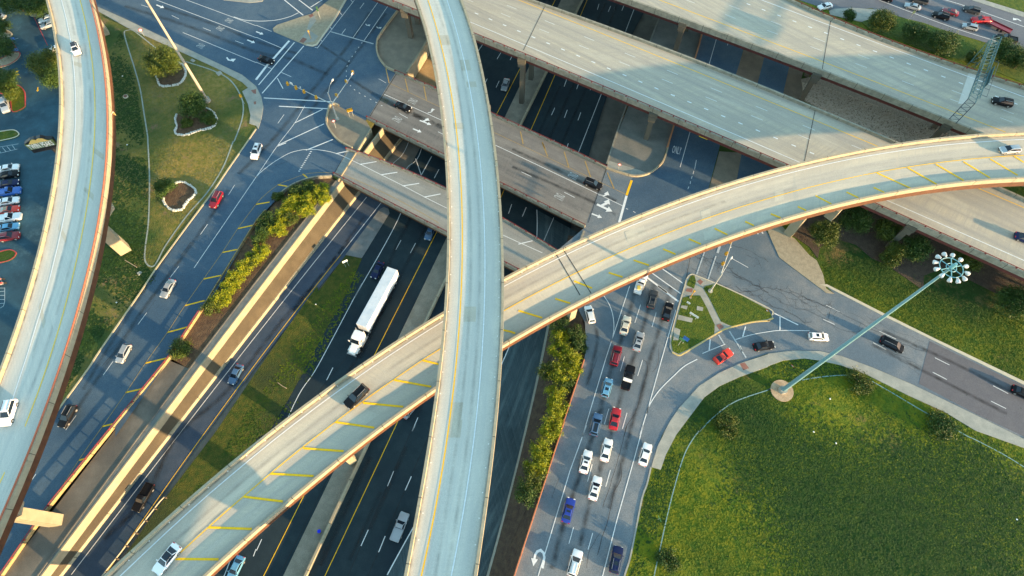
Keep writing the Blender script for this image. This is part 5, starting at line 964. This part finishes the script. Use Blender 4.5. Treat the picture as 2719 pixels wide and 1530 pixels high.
# grass blades on the lawns
def inpoly(x,y,poly):
    c=np.zeros(len(x),bool); n=len(poly)
    for i in range(n):
        x1,y1=poly[i][:2]; x2,y2=poly[(i+1)%n][:2]
        with np.errstate(divide='ignore',invalid='ignore'): c^=((y1>y)!=(y2>y))&(x<(x2-x1)*(y-y1)/(y2-y1)+x1)
    return c
def tufts(name,s,n,z,m,h,label,wd=.16,jit=0):
    pl=W(s,0); a=np.array(pl); mn,mx=a.min(0),a.max(0); x=RNG.uniform(mn[0],mx[0],n); y=RNG.uniform(mn[1],mx[1],n); k=inpoly(x,y,pl)
    dn_=np.sin(x*.31+np.sin(y*.23)*2)+np.sin(y*.27+x*.12)+RNG.normal(0,.7,n); k&=dn_>-.6; x,y=x[k],y[k]; n=len(x); x=x+RNG.normal(0,1,n)*jit; y=y+RNG.normal(0,1,n)*jit
    t=RNG.uniform(0,3.14,n); w_=wd*RNG.uniform(.5,1.5,n); hh=h*RNG.uniform(.4,1.4,n); lx,ly=RNG.normal(0,.3,n),RNG.normal(0,.3,n)
    v=np.stack([np.stack([x-np.cos(t)*w_,y-np.sin(t)*w_,np.full(n,z)],1),np.stack([x+np.cos(t)*w_,y+np.sin(t)*w_,np.full(n,z)],1),np.stack([x+np.cos(t)*w_*.6+lx,y+np.sin(t)*w_*.6+ly,z+hh],1),np.stack([x-np.cos(t)*w_*.6+lx,y-np.sin(t)*w_*.6+ly,z+hh],1)],1).reshape(-1,3)
    o=quadobj(name,v,n,m); o['kind']='stuff'; o['label']=label; return o
FIELD='o1140,1500 o1200,1100 o1300,640 o1390,420 o1430,430 o1480,290 o1600,0 k1700,1280 k1850,1080 k2000,970 k2200,880 k2465,790 l150,730 l400,705 l720,775 l1350,1060 l2000,1400 p2465,235 p2465,1520 o1140,1600'
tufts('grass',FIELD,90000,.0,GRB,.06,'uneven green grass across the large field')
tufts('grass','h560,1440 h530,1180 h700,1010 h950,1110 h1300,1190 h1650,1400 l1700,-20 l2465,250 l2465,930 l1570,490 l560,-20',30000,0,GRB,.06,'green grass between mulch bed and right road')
tufts('grass','a1200,270 a2080,660 a2340,880 a2370,1180 e2360,0 e2030,470 e1820,760 e1480,1250 e1300,1450 i940,620 i830,800 i500,1260 i430,1250 i760,300 e900,1400 e1000,900 a1100,1400 a1080,500',50000,0,GRBD,.05,'dry patchy grass across the triangle by the left flyover')
tufts('grass','f870,1110 f980,1140 j680,320 j310,1040 j60,1420 m1500,1450 m1350,1400 m1680,640 i2080,1430 i2465,870 j50,800 j600,40',15000,LOW+.1,GRB,.06,'grass on the median beside the exit ramp')
tufts('grass','p-100,100 p200,60 p560,420 p1000,520 p1500,200 p2300,420 p2465,700 p2465,1500 p1000,1500 p400,1300 p100,900 p-100,450',120000,0.01,GRK,.05,'grass darkened as broad shade over the middle and right of the field',.24,4.5)  # soft shade across the lawn, put into the dark blade colour
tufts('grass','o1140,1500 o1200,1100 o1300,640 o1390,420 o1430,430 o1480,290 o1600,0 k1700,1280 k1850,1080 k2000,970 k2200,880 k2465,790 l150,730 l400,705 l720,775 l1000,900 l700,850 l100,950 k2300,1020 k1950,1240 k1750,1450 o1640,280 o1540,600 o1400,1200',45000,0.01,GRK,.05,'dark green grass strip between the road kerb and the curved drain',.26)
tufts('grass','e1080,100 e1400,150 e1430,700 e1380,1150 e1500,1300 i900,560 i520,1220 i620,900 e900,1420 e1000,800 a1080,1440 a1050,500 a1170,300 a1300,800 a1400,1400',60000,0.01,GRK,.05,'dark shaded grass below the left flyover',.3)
# riprap rocks
rk=W('d330,800 d350,965 d800,1195 d1300,1375 d1700,1480 d1750,1300 d1300,1120 d800,930 d500,830',0); a=np.array(rk); mn,mx=a.min(0),a.max(0); n=22000; x=RNG.uniform(mn[0],mx[0],n); y=RNG.uniform(mn[1],mx[1],n); k=inpoly(x,y,rk); x,y=x[k],y[k]; mb=MB()
for X,Y in zip(x,y):
    s=random.uniform(.09,.22); z0=.09; V=[(X+random.uniform(.7,1.2)*s*math.cos(t),Y+random.uniform(.7,1.2)*s*math.sin(t),z0) for t in np.linspace(0,6.28,6)[:-1]]+[(X+random.uniform(-.3,.3)*s+.5*s*math.cos(t),Y+.5*s*math.sin(t),z0+s*random.uniform(.7,1.2)) for t in (0.3,2.4,4.5)]
    mb.add(V,[(0,1,5),(1,6,5),(1,2,6),(2,3,6),(3,7,6),(3,4,7),(4,0,7),(0,5,7),(5,6,7)])
o=obj('gravel',mb,ROCK); finish(o,'loose tan riprap rocks between the two elevated decks',None,None,'stuff')
# stone rings
def stones(s,label):
    p=resample(cat(W(s,0)),step=.62); mb=MB()
    for i in range(len(p)-1):
        a=(p[i]+p[i+1])/2; t=p[i+1]-p[i]; mb.box((a[0]+random.uniform(-.08,.08),a[1]+random.uniform(-.08,.08),.2),.56,.5+random.uniform(-.1,.15),.42+random.uniform(-.1,.1),math.atan2(t[1],t[0])+random.uniform(-.3,.3),.8)
    return finish(obj('stone_border',mb,STONE),label,'stone border')
S1='a1715,605 a1760,630 a1790,690 a1775,760 a1730,810 a1650,830 a1580,835 a1530,810 a1515,760 a1500,720 a1505,690'
S2='a1705,1100 a1690,1160 a1705,1220 a1685,1270 a1720,1300 a1800,1300 a1900,1265 a2030,1235 a2080,1190 a2085,1130 a2045,1075 a1990,1045'
S3='e1680,400 e1720,380 e1770,378 e1830,410 e1870,440 e1890,475 e1870,510 e1820,550 e1780,600 e1760,640 e1710,650 e1650,645 e1610,610 e1580,570 e1580,530'
stones(S1,'open curve of white limestone blocks under the round dark oak'); stones(S2,'white limestone ring of the pointed bed by the pole foot'); stones(S3,'heart shaped white limestone ring in the lower triangle')
for s in (S1+' a1540,560 a1640,540',S2,S3):
    o=slab('planting_bed',s,0,.07,DIRT)
# ================================================================== POLES, SIGNALS, SIGNS
def mast(px,top,label,ring=True,m=GALV,r0=.48):
    b=P(*px,0); zt=zfrom(px,top) if ring else 45.; e=empty('high_mast_light',b,label,'light mast','tall high mast lighting poles')
    q=lambda x,y,z:(b[0]+x,b[1]+y,z)
    mb=MB(); mb.tube(q(0,0,-.1),q(0,0,.18),2.4 if ring else .9,n=28); obj('base_pad',mb,mat('pad_concrete',(.34,.24,.15),.9,(.46,.34,.22),.8,grain=.4),e)
    mb=MB(); mb.tube(q(0,0,.1),q(0,0,1.1),.85,n=16); obj('footing',mb,WALK,e)
    mb=MB(); mb.tube(q(0,0,1.0),q(0,0,zt),r0,.17,n=12); obj('pole',mb,m,e,smooth=True)
    R_=1.5; mb=MB(); pts=[q(R_*math.cos(t),R_*math.sin(t),zt) for t in np.linspace(0,2*math.pi,25)]; mb.path(pts,.06); pts=[q(.65*math.cos(t),.65*math.sin(t),zt) for t in np.linspace(0,2*math.pi,17)]; mb.path(pts,.06)
    for k in range(6): t=k*math.pi/3+.2; mb.tube(q(0,0,zt),q(R_*math.cos(t),R_*math.sin(t),zt),.06)
    mb.tube(q(0,0,zt-.2),q(0,0,zt+1),.3,.2); obj('lamp_ring',mb,mat('ring_teal',(.14,.34,.38),.5),e)
    for k in range(12):
        t=k*math.pi/6+.1; mb=MB(); x,y=math.cos(t),math.sin(t); mb.tube(q(x*R_,y*R_,zt),q(x*(R_+.35),y*(R_+.35),zt),.05); mb.tube(q(x*(R_+.2),y*(R_+.2),zt+.1),q(x*(R_+.34),y*(R_+.34),zt+.06),.13,.17,n=10); mb.tube(q(x*(R_+.34),y*(R_+.34),zt+.06),q(x*(R_+.62),y*(R_+.62),zt-.08),.19,.31,n=12); mb.tube(q(x*(R_+.62),y*(R_+.62),zt-.08),q(x*(R_+.78),y*(R_+.78),zt-.14),.31,.24,n=12); obj('lamp',mb,LAMPW,e,smooth=True)
mast((2076,1038),(2527,711),'tall steel mast with a ring of white lamps rising from the green field',m=mat('pale_teal_pole',(.15,.29,.33),.5))
mast((551.7,269),(387,0),'tall cream mast beside the stone beds, its top outside the picture',False,mat('cream_pole',(.33,.29,.23),.6),.42)
def line3(mb,a,b,r,r1=None): mb.tube(a,b,r,r1)
def sighead(root,p,dirv,n=3):
    d=np.array(dirv); mb=MB(); mb.box((p[0],p[1],p[2]+.05),.42,.38,n*.36+.1,math.atan2(d[1],d[0])); o=obj('signal_head',mb,SIGY,root)
    for k,c in enumerate(('red','amber','green')[:n]):
        mb=MB(); c0=np.array(p)+d*.21+np.array([0,0,(1-k)*.36+.05]); mb.tube(c0,c0+d*.22,.15,.16,10); obj('lens_hood',mb,SIGY if k<n else PLAST,o)
def signalmast(base,attach,label,arms,lamp,pole_top,signs=()):
    b=P(*base,0); za=zfrom(base,attach); zt=zfrom(base,pole_top); e=empty('traffic_signal_mast',b,label,'traffic signal')
    mb=MB(); mb.tube((b[0],b[1],0),(b[0],b[1],.3),.55,n=16); obj('footing',mb,WALK,e)
    mb=MB(); mb.tube((b[0],b[1],.2),(b[0],b[1],zt),.2,.13,n=10); obj('pole',mb,GALV,e)
    for tip,heads,hd in arms:
        t=P(*tip,za+.3); o0=np.array([b[0],b[1],za]); mb=MB(); mb.tube(o0,t,.13,.07); arm=obj('mast_arm',mb,GALV,e)
        ax=(t-o0)/np.linalg.norm(t-o0); nr=np.array([-ax[1],ax[0],0])*hd
        for f in heads:
            c=o0+(t-o0)*f+nr*.25; sighead(arm,c,nr/np.linalg.norm(nr))
        c=o0+(t-o0)*.9; mb=MB(); mb.box((c[0]-nr[0]*.1,c[1]-nr[1]*.1,c[2]+.35),.95,.05,.7,math.atan2(ax[1],ax[0])); obj('sign_panel',mb,SIGW,arm)
        c=o0+(t-o0)*.68; mb=MB(); mb.tube(c,c+np.array([0,0,.7]),.03); mb.box((c[0],c[1],c[2]+.75),.3,.2,.18); obj('camera',mb,LAMPW,arm)
    l=P(*lamp,zt+.9); mid=np.array([b[0],b[1],zt-.4]); mb=MB(); mb.path([tuple(mid),tuple((mid+l)/2+np.array([0,0,.55])),tuple(l)],.06); o=obj('lamp_arm',mb,GALV,e)
    mb=MB(); d=(l-mid); d[2]=0; d/=np.linalg.norm(d); mb.tube(l-d*.15,l+d*.3,.14,.26,10); mb.tube(l+d*.3,l+d*.7,.26,.12,10); obj('lamp_head',mb,LAMPW,o)
signalmast((895.6,316.8),(882.3,276),'signal mast with two long arms on the small slab island left of the overpass',[((762,219),(.97,.78,.6,.33),1),((940.8,191),(.97,.68,.25),1)],(881.8,214.8),(870.2,246.2))
signalmast((1885.5,773.8),(1912.4,733.8),'signal mast on the grassy triangle with one long arm and a street lamp',[((1948,628),(.30,.55,.85),1)],(1940.7,686.9),(1916,725))
def pedpole(px,hpx,label,head=SIGY):
    b=P(*px,0); zt=zfrom(px,hpx); e=empty('pedestrian_signal',b,label,'pedestrian signal','pedestrian signal posts'); mb=MB(); mb.tube((b[0],b[1],0),(b[0],b[1],zt),.09,.07); obj('post',mb,SIGY,e); mb=MB(); mb.tube((b[0],b[1],0),(b[0],b[1],.25),.3); obj('footing',mb,WALK,e)
    mb=MB(); mb.box((b[0],b[1],zt),.4,.35,.45,.4); obj('signal_head',mb,head,e)
pedpole((1832.4,791),(1844.8,773.8),'yellow pedestrian signal post on the lower grass of the triangular island')
pedpole((826,104),(816,84),'pedestrian signal post on the paver island at the upper left')
def signpost(px,top,w,h,m,label,name='road_sign',face=None,shape='box',border=None,txt=None,cat='sign',posts=1,tm=None,zr=None):
    b=P(*px,0 if zr is None else zr); z0=0 if zr is None else zr; zt=zfrom(px,top,z0) if isinstance(top,tuple) else top+z0; e=empty(name,b,label,cat); d=P(NX,NY,0)-b if face is None else np.array([math.cos(face),math.sin(face),0]); d[2]=0; d/=np.linalg.norm(d); r=np.array([-d[1],d[0],0]); rz=math.atan2(r[1],r[0])
    for k in range(posts): o_=r*((k-(posts-1)/2)*w*.6); obj('post',MB().tube((b[0]+o_[0],b[1]+o_[1],z0),(b[0]+o_[0],b[1]+o_[1],zt),.05),GALV,e)
    c=np.array([b[0],b[1],zt])+d*.1
    if shape=='box': mb=MB(); mb.box(c,w,.05,h,rz); obj('sign_panel',mb,m,e)
    else:
        n={'round':16,'tri':3,'dia':4}[shape]; off={'round':0,'tri':-math.pi/2,'dia':0}[shape]
        for k,(rr,mm,dd) in enumerate(((w/2,border or m,0),(w/2*.68 if shape!='dia' else w*.44,m,.03))):
            V=[c+d*(dd+s_*.02)+r*rr*math.cos(off+2*math.pi*i/n)+np.array([0,0,rr*math.sin(off+2*math.pi*i/n)]) for s_ in (0,1) for i in range(n)]; mb=MB(); mb.add(V,[tuple(range(n))[::-1],tuple(range(n,2*n))]+[(i,(i+1)%n,(i+1)%n+n,i+n) for i in range(n)]); obj('sign_panel',mb,mm,e)
    if txt:
        for t,zz,hh,ww in txt: o_=c+d*.045; obj('lettering',textto(t,o_+(-r)*(-ww/2)*1 - r*0 - (-r)*ww + np.array([0,0,zz]),-(-r)*1*0 + r*ww,np.array([0,0,hh])),tm or WHT,e)
    return e
z=lambda s:C(s)[0]
signpost(z('a1390,350'),2.2,.95,.95,SIGW,'round red and white sign at the top sidewalk edge of the triangle',shape='round',border=SIGR)
signpost(z('b770,1235'),(883,321),.95,.95,SIGW,'round red and white sign inside the small signal island',shape='round',border=SIGR)
signpost(z('g1020,260'),2.3,.95,.95,SIGW,'round red and white sign behind the curved cream barrier',shape='round',border=SIGR)
signpost(z('l60,250'),1.6,.9,.9,SIGW,'red and white yield triangle at the tip of the triangular island',shape='tri',border=SIGR) if 0 else None
signpost((2036,826),(2033,820),1.0,1.0,SIGW,'red and white yield triangle at the sharp tip of the grass island',shape='tri',border=SIGR)
signpost((2105,972),(2099,964),1.0,1.0,SIGW,'red and white yield triangle on the grass near the curved sidewalk',shape='tri',border=SIGR)
signpost((1838,845),(1842,835),2.2,.8,SIGW,'wide white sign on the triangular island grass',posts=2)
signpost((1826,808),(1828,803),.9,.7,SIGW,'small white sign near the pedestrian signal on the island')
signpost((1800,918),(1806,897),1.2,1.0,SIGG,'pale green route sign next to the blue sign',txt=None)
signpost((1812,913),(1821,898),1.3,1.6,SIGB,'blue route sign at the lower left of the triangular island')
signpost(z('f880,1190'),(916,694),1.3,.9,SIGW,'white sign on two posts at the tip of the freeway grass median',posts=2,zr=LOW)
signpost(z('b920,1125'),(922,290),1.6,1.4,SIGW,'pale sign on two posts beside the red rail of the overpass',posts=2) if 0 else signpost(z('b920,1125'),2.6,1.6,1.2,SIGY,'tan warning sign on two posts beside the red rail of the overpass',posts=2)
signpost(z('a2355,1000'),3.0,.6,1.2,SIGY,'slim yellow signal cabinet sign near the corner curb ramps')
signpost(z('b620,185'),3.6,.5,1.6,mat('sign_deep_green',(.03,.09,.04),.5),'tall green sign with white lettering rows on the paver island')
signpost(z('o1400,905'),2.0,1.2,.4,SIGG,'small green street sign beside the drain line')
signpost(z('d1350,200'),3.,.6,.9,CREAM,'small orange tan sign at the top right median edge')
ht=empty('fire_hydrant_cover',P(*z('a1213,935'),0),'round rusty manhole on the shaded grass by the left flyover','manhole'); b=P(*z('a1213,935'),0)
mb=MB(); mb.tube((b[0],b[1],-.1),(b[0],b[1],.35),.65,n=18); obj('ring',mb,KERB,ht); mb=MB(); mb.tube((b[0],b[1],.3),(b[0],b[1],.38),.5,n=18); obj('lid',mb,mat('rust_lid',(.16,.07,.05),.8),ht); ht.name='manhole'
for s,lab in (('e1315,1250 e1345,1232 e1365,1240 e1335,1275','small concrete inlet slab beside the tip of the drain loop'),('a1830,580 a1850,565 a1880,580 a1855,598','small square concrete box on the grass beside the upper sidewalk'),('a2075,700 a2120,680 a2140,705 a2100,730','pale concrete box on the drain loop near the corner')):
    mb=MB(); mb.prism(W(s,.2),0,.2); finish(obj('concrete_box',mb,WALK),lab,'utility box')
# restaurant sign
sn=empty('restaurant_sign',P(96,420,0),'restaurant sign with two golden peaks on a dark cabinet beside the left flyover','sign')
zb=9.0; a=P(80.7,399,zb); b_=P(150,384,zb); ax=(b_-a)/np.linalg.norm(b_-a); nn=np.cross(ax,[0,0,1]); 
if nn@(P(NX,NY,0)-a)<0: nn=-nn
face=[PV(u,v,a,nn) for u,v in ((80.7,399),(150,384),(139.3,370.3),(129,371.5),(76,383),(64.8,384.5))]
peaks=[[PV(u,v,a,nn) for u,v in ((76,383.6),(80,374),(84,371),(90,371),(96,372.5),(99,376.5),(103,379))],[PV(u,v,a,nn) for u,v in ((96,379),(96,370.5),(101,367.8),(107,367.3),(113,368),(121,370.5),(130,373))]]
def extr(pl,th,mb=None,off=0.):
    mb=mb or MB(); n=len(pl); V=[p+nn*off for p in pl]+[p-nn*th+nn*off for p in pl]
    tri=tessellate_polygon([[Vector((float((p-a)@ax),float(p[2]),0)) for p in pl]]); fs=[]
    for t in tri:
        q=[Vector(V[i]) for i in t]
        if (q[1]-q[0]).cross(q[2]-q[0]).dot(Vector(nn))<0: t=t[::-1]
        fs+= [tuple(t),tuple(i+n for i in t[::-1])]
    fs+=[(i,(i+1)%n,(i+1)%n+n,i+n) for i in range(n)]; return mb.add(V,fs)
cab=[face[0]-[0,0,1.2],face[1]-[0,0,1.2],face[1],face[2]+[0,0,.05],peaks[1][-2]+[0,0,.1],peaks[1][3]+[0,0,.15],peaks[1][1]+[0,0,.1],peaks[0][3]+[0,0,.12],peaks[0][1]+[0,0,.1],face[5]+[0,0,.05],face[5]]
obj('cabinet',extr(cab,1.0,off=-.08),SIGD,sn); obj('name_panel',extr(face,.06,off=.02),mat('sign_sage',(.10,.16,.06),.6,(.16,.20,.07),.6),sn)
for p_ in peaks: obj('peak_panel',extr(p_,.05,off=.08),mat('peak_gold',(.75,.48,.12),.6,(.70,.55,.2),2.),sn)
O_=face[0]+nn*.10+np.array([0,0,.12])+ax*.25; Lx=np.linalg.norm(b_-a)-.5; ey=(face[5]-face[0])*.82; obj('lettering',textto('TWIN PEAKS',O_,ax*Lx,ey),WHT if False else mat('sign_letter',(.85,.85,.82),.5),sn)
c=(a+b_)/2+ax*1.2-nn*.5; mb=MB(); mb.tube((c[0],c[1],0),(c[0],c[1],zb-1.2),.45,.4,12); obj('pole',mb,SIGD,sn)
# sign gantry over the upper deck
gb=[(2521,316),(2538,328)]; gt=[(2576,256),(2600,262)]; zt=EF+.9+max(5.5,zfrom(gb[0],gt[0],EF)-EF-.9); gy=empty('sign_gantry',P(*gb[0],EF),'teal steel truss gantry spanning the upper elevated deck','sign gantry')
LB_=[P(*q,EF+.8) for q in gb]; LT=[np.array([q[0],q[1],zt]) for q in LB_]; RT=[P(2626,108,zt),P(2648,112,zt)]; RB_=[np.array([q[0],q[1],2.0]) for q in RT]
for nm_,A_,B_ in (('leg',LB_,LT),('leg',RB_,RT)):
    mb=MB()
    for i in (0,1): mb.tube(A_[i],B_[i],.09)
    for k in range(5):
        f0,f1=k/5,(k+1)/5; mb.tube(A_[0]*(1-f0)+B_[0]*f0,A_[1]*(1-f1)+B_[1]*f1,.05); mb.tube(A_[0]*(1-f1)+B_[0]*f1,A_[1]*(1-f1)+B_[1]*f1,.05)
    obj(nm_,mb,DKST if A_ is LB_ else TEAL,gy)
mb=MB(); dz=np.array([0,0,1.6]); ch=[[LT[0],RT[0]],[LT[1],RT[1]],[LT[0]+dz,RT[0]+dz],[LT[1]+dz,RT[1]+dz]]
for A_,B_ in ch: mb.tube(A_,B_,.08)
N_=16
for k in range(N_):
    f0,f1=k/N_,(k+1)/N_; g=lambda c,f:c[0]*(1-f)+c[1]*f
    for i,j in ((0,1),(2,3),(0,2),(1,3)): mb.tube(g(ch[i],f0),g(ch[j],f1),.035); mb.tube(g(ch[i],f1),g(ch[j],f1),.035)
obj('truss',mb,TEAL,gy)
mb=MB(); dd=(RT[1]-LT[1]); dd/=np.linalg.norm(dd); s_=np.cross(dd,[0,0,1]); s_=s_ if s_[0]>0 else -s_
mid=LT[1]*.62+RT[1]*.38; mb.box(mid+s_*.6+np.array([0,0,.8]),6.5,.12,2.2,math.atan2(dd[1],dd[0])); obj('sign_panel',mb,mat('sign_back_teal',(.02,.07,.085),.5),gy)
mb=MB(); mb.tube(LT[1]*.85+RT[1]*.15+s_*1.9,LT[1]*.3+RT[1]*.7+s_*1.9,.05)
for k in range(6): f=.15+.11*k; q=LT[1]*(1-f)+RT[1]*f; mb.tube(q+s_*.6,q+s_*1.9,.05)
obj('walkway_bracket',mb,DKST,gy)
# sign structure on the right side of the left flyover
ls=empty('flyover_sign_bracket',P(*z('a1055,1060'),LF),'small pale sign panel bracketed to the side of the left flyover','sign')
q0,q1,q2=W('a1040,1060 a1090,1075 a1040,1150',LF); mb=MB(); mb.add([q0,q1,q1+[0,0,-1.2],q0+[0,0,-1.2]]+[v+np.array([0,-.08,0]) for v in (q0,q1,q1+[0,0,-1.2],q0+[0,0,-1.2])],[(0,1,2,3),(7,6,5,4),(0,4,5,1),(3,2,6,7),(1,5,6,2),(0,3,7,4)]); obj('sign_panel',mb,CREAM,ls); mb=MB(); mb.tube(q1,q2,.06); mb.tube(q0,q2,.06); obj('bracket',mb,GALV,ls)
# guardrail by the exit ramp
gp=cat(W('m1600,690 m1550,740 m1480,830 m1340,1010 m1190,1210 m1040,1400 m940,1530',LOW)); ge=empty('guardrail',gp[0],'galvanised guardrail with posts between exit ramp and grass median','guardrail')
mb=MB(); mb.wallr(gp,.08,.45,.8); obj('rail',mb,mat('guardrail_zinc',(.45,.42,.32),.5,metal=.3),ge)
for q in resample(gp,step=2.6)[:-1]: mb=MB(); mb.box((q[0]+.2,q[1]-.15,LOW+.4),.18,.3,.8,.8); obj('post',mb,BARK,ge)
# plastic tub + litter on the median
b=P(*z('n610,1020'),LOW+.14); mb=MB(); mb.tube((b[0],b[1],LOW+.1),(b[0],b[1],LOW+.5),.3,.36,14); finish(obj('plastic_tub',mb,mat('tub_blue',(.01,.03,.7),.4)),'bright blue plastic tub lying on the concrete median','tub')
k=0
for s,zz in (('a1180,735',0),('a1225,1395',0),('i1122,158',0),('l598,1085',0),('p440,62',0),('p2395,905',0),('p655,170',0),('j575,175',LOW+.1)):
    b=P(*z(s),zz); mb=MB(); mb.box((b[0],b[1],zz+.1),.35,.28,.16,random.random()*3,.5); k+=1
    finish(obj('litter_scrap',mb,SIGW),['white scrap near the round manhole','long white scrap low on the shaded grass','white scrap on the dark grass by the left frontage','white bag on the green field right of the mast','pale scrap in the bright part of the field','lone white bag at the far right of the field','tiny pale scrap in the upper field','tiny white scrap on the freeway grass median'][k-1],'litter')
for nm_,s in (('fallen_branch','e1205,1130 e1240,1150 e1320,1198'),('fallen_branch','j210,930 j250,960 j295,985')):
    zz=0 if s[0]=='e' else LOW+.1; p=W(s,zz); mb=MB(); mb.path([(q[0],q[1],q[2]+.12) for q in p],.09); finish(obj(nm_,mb,mat('dead_wood',(.40,.30,.20),.9)),'pale dead branch on the grass below the flyover pier' if s[0]=='e' else 'pale dead branch on the freeway grass median','branch')
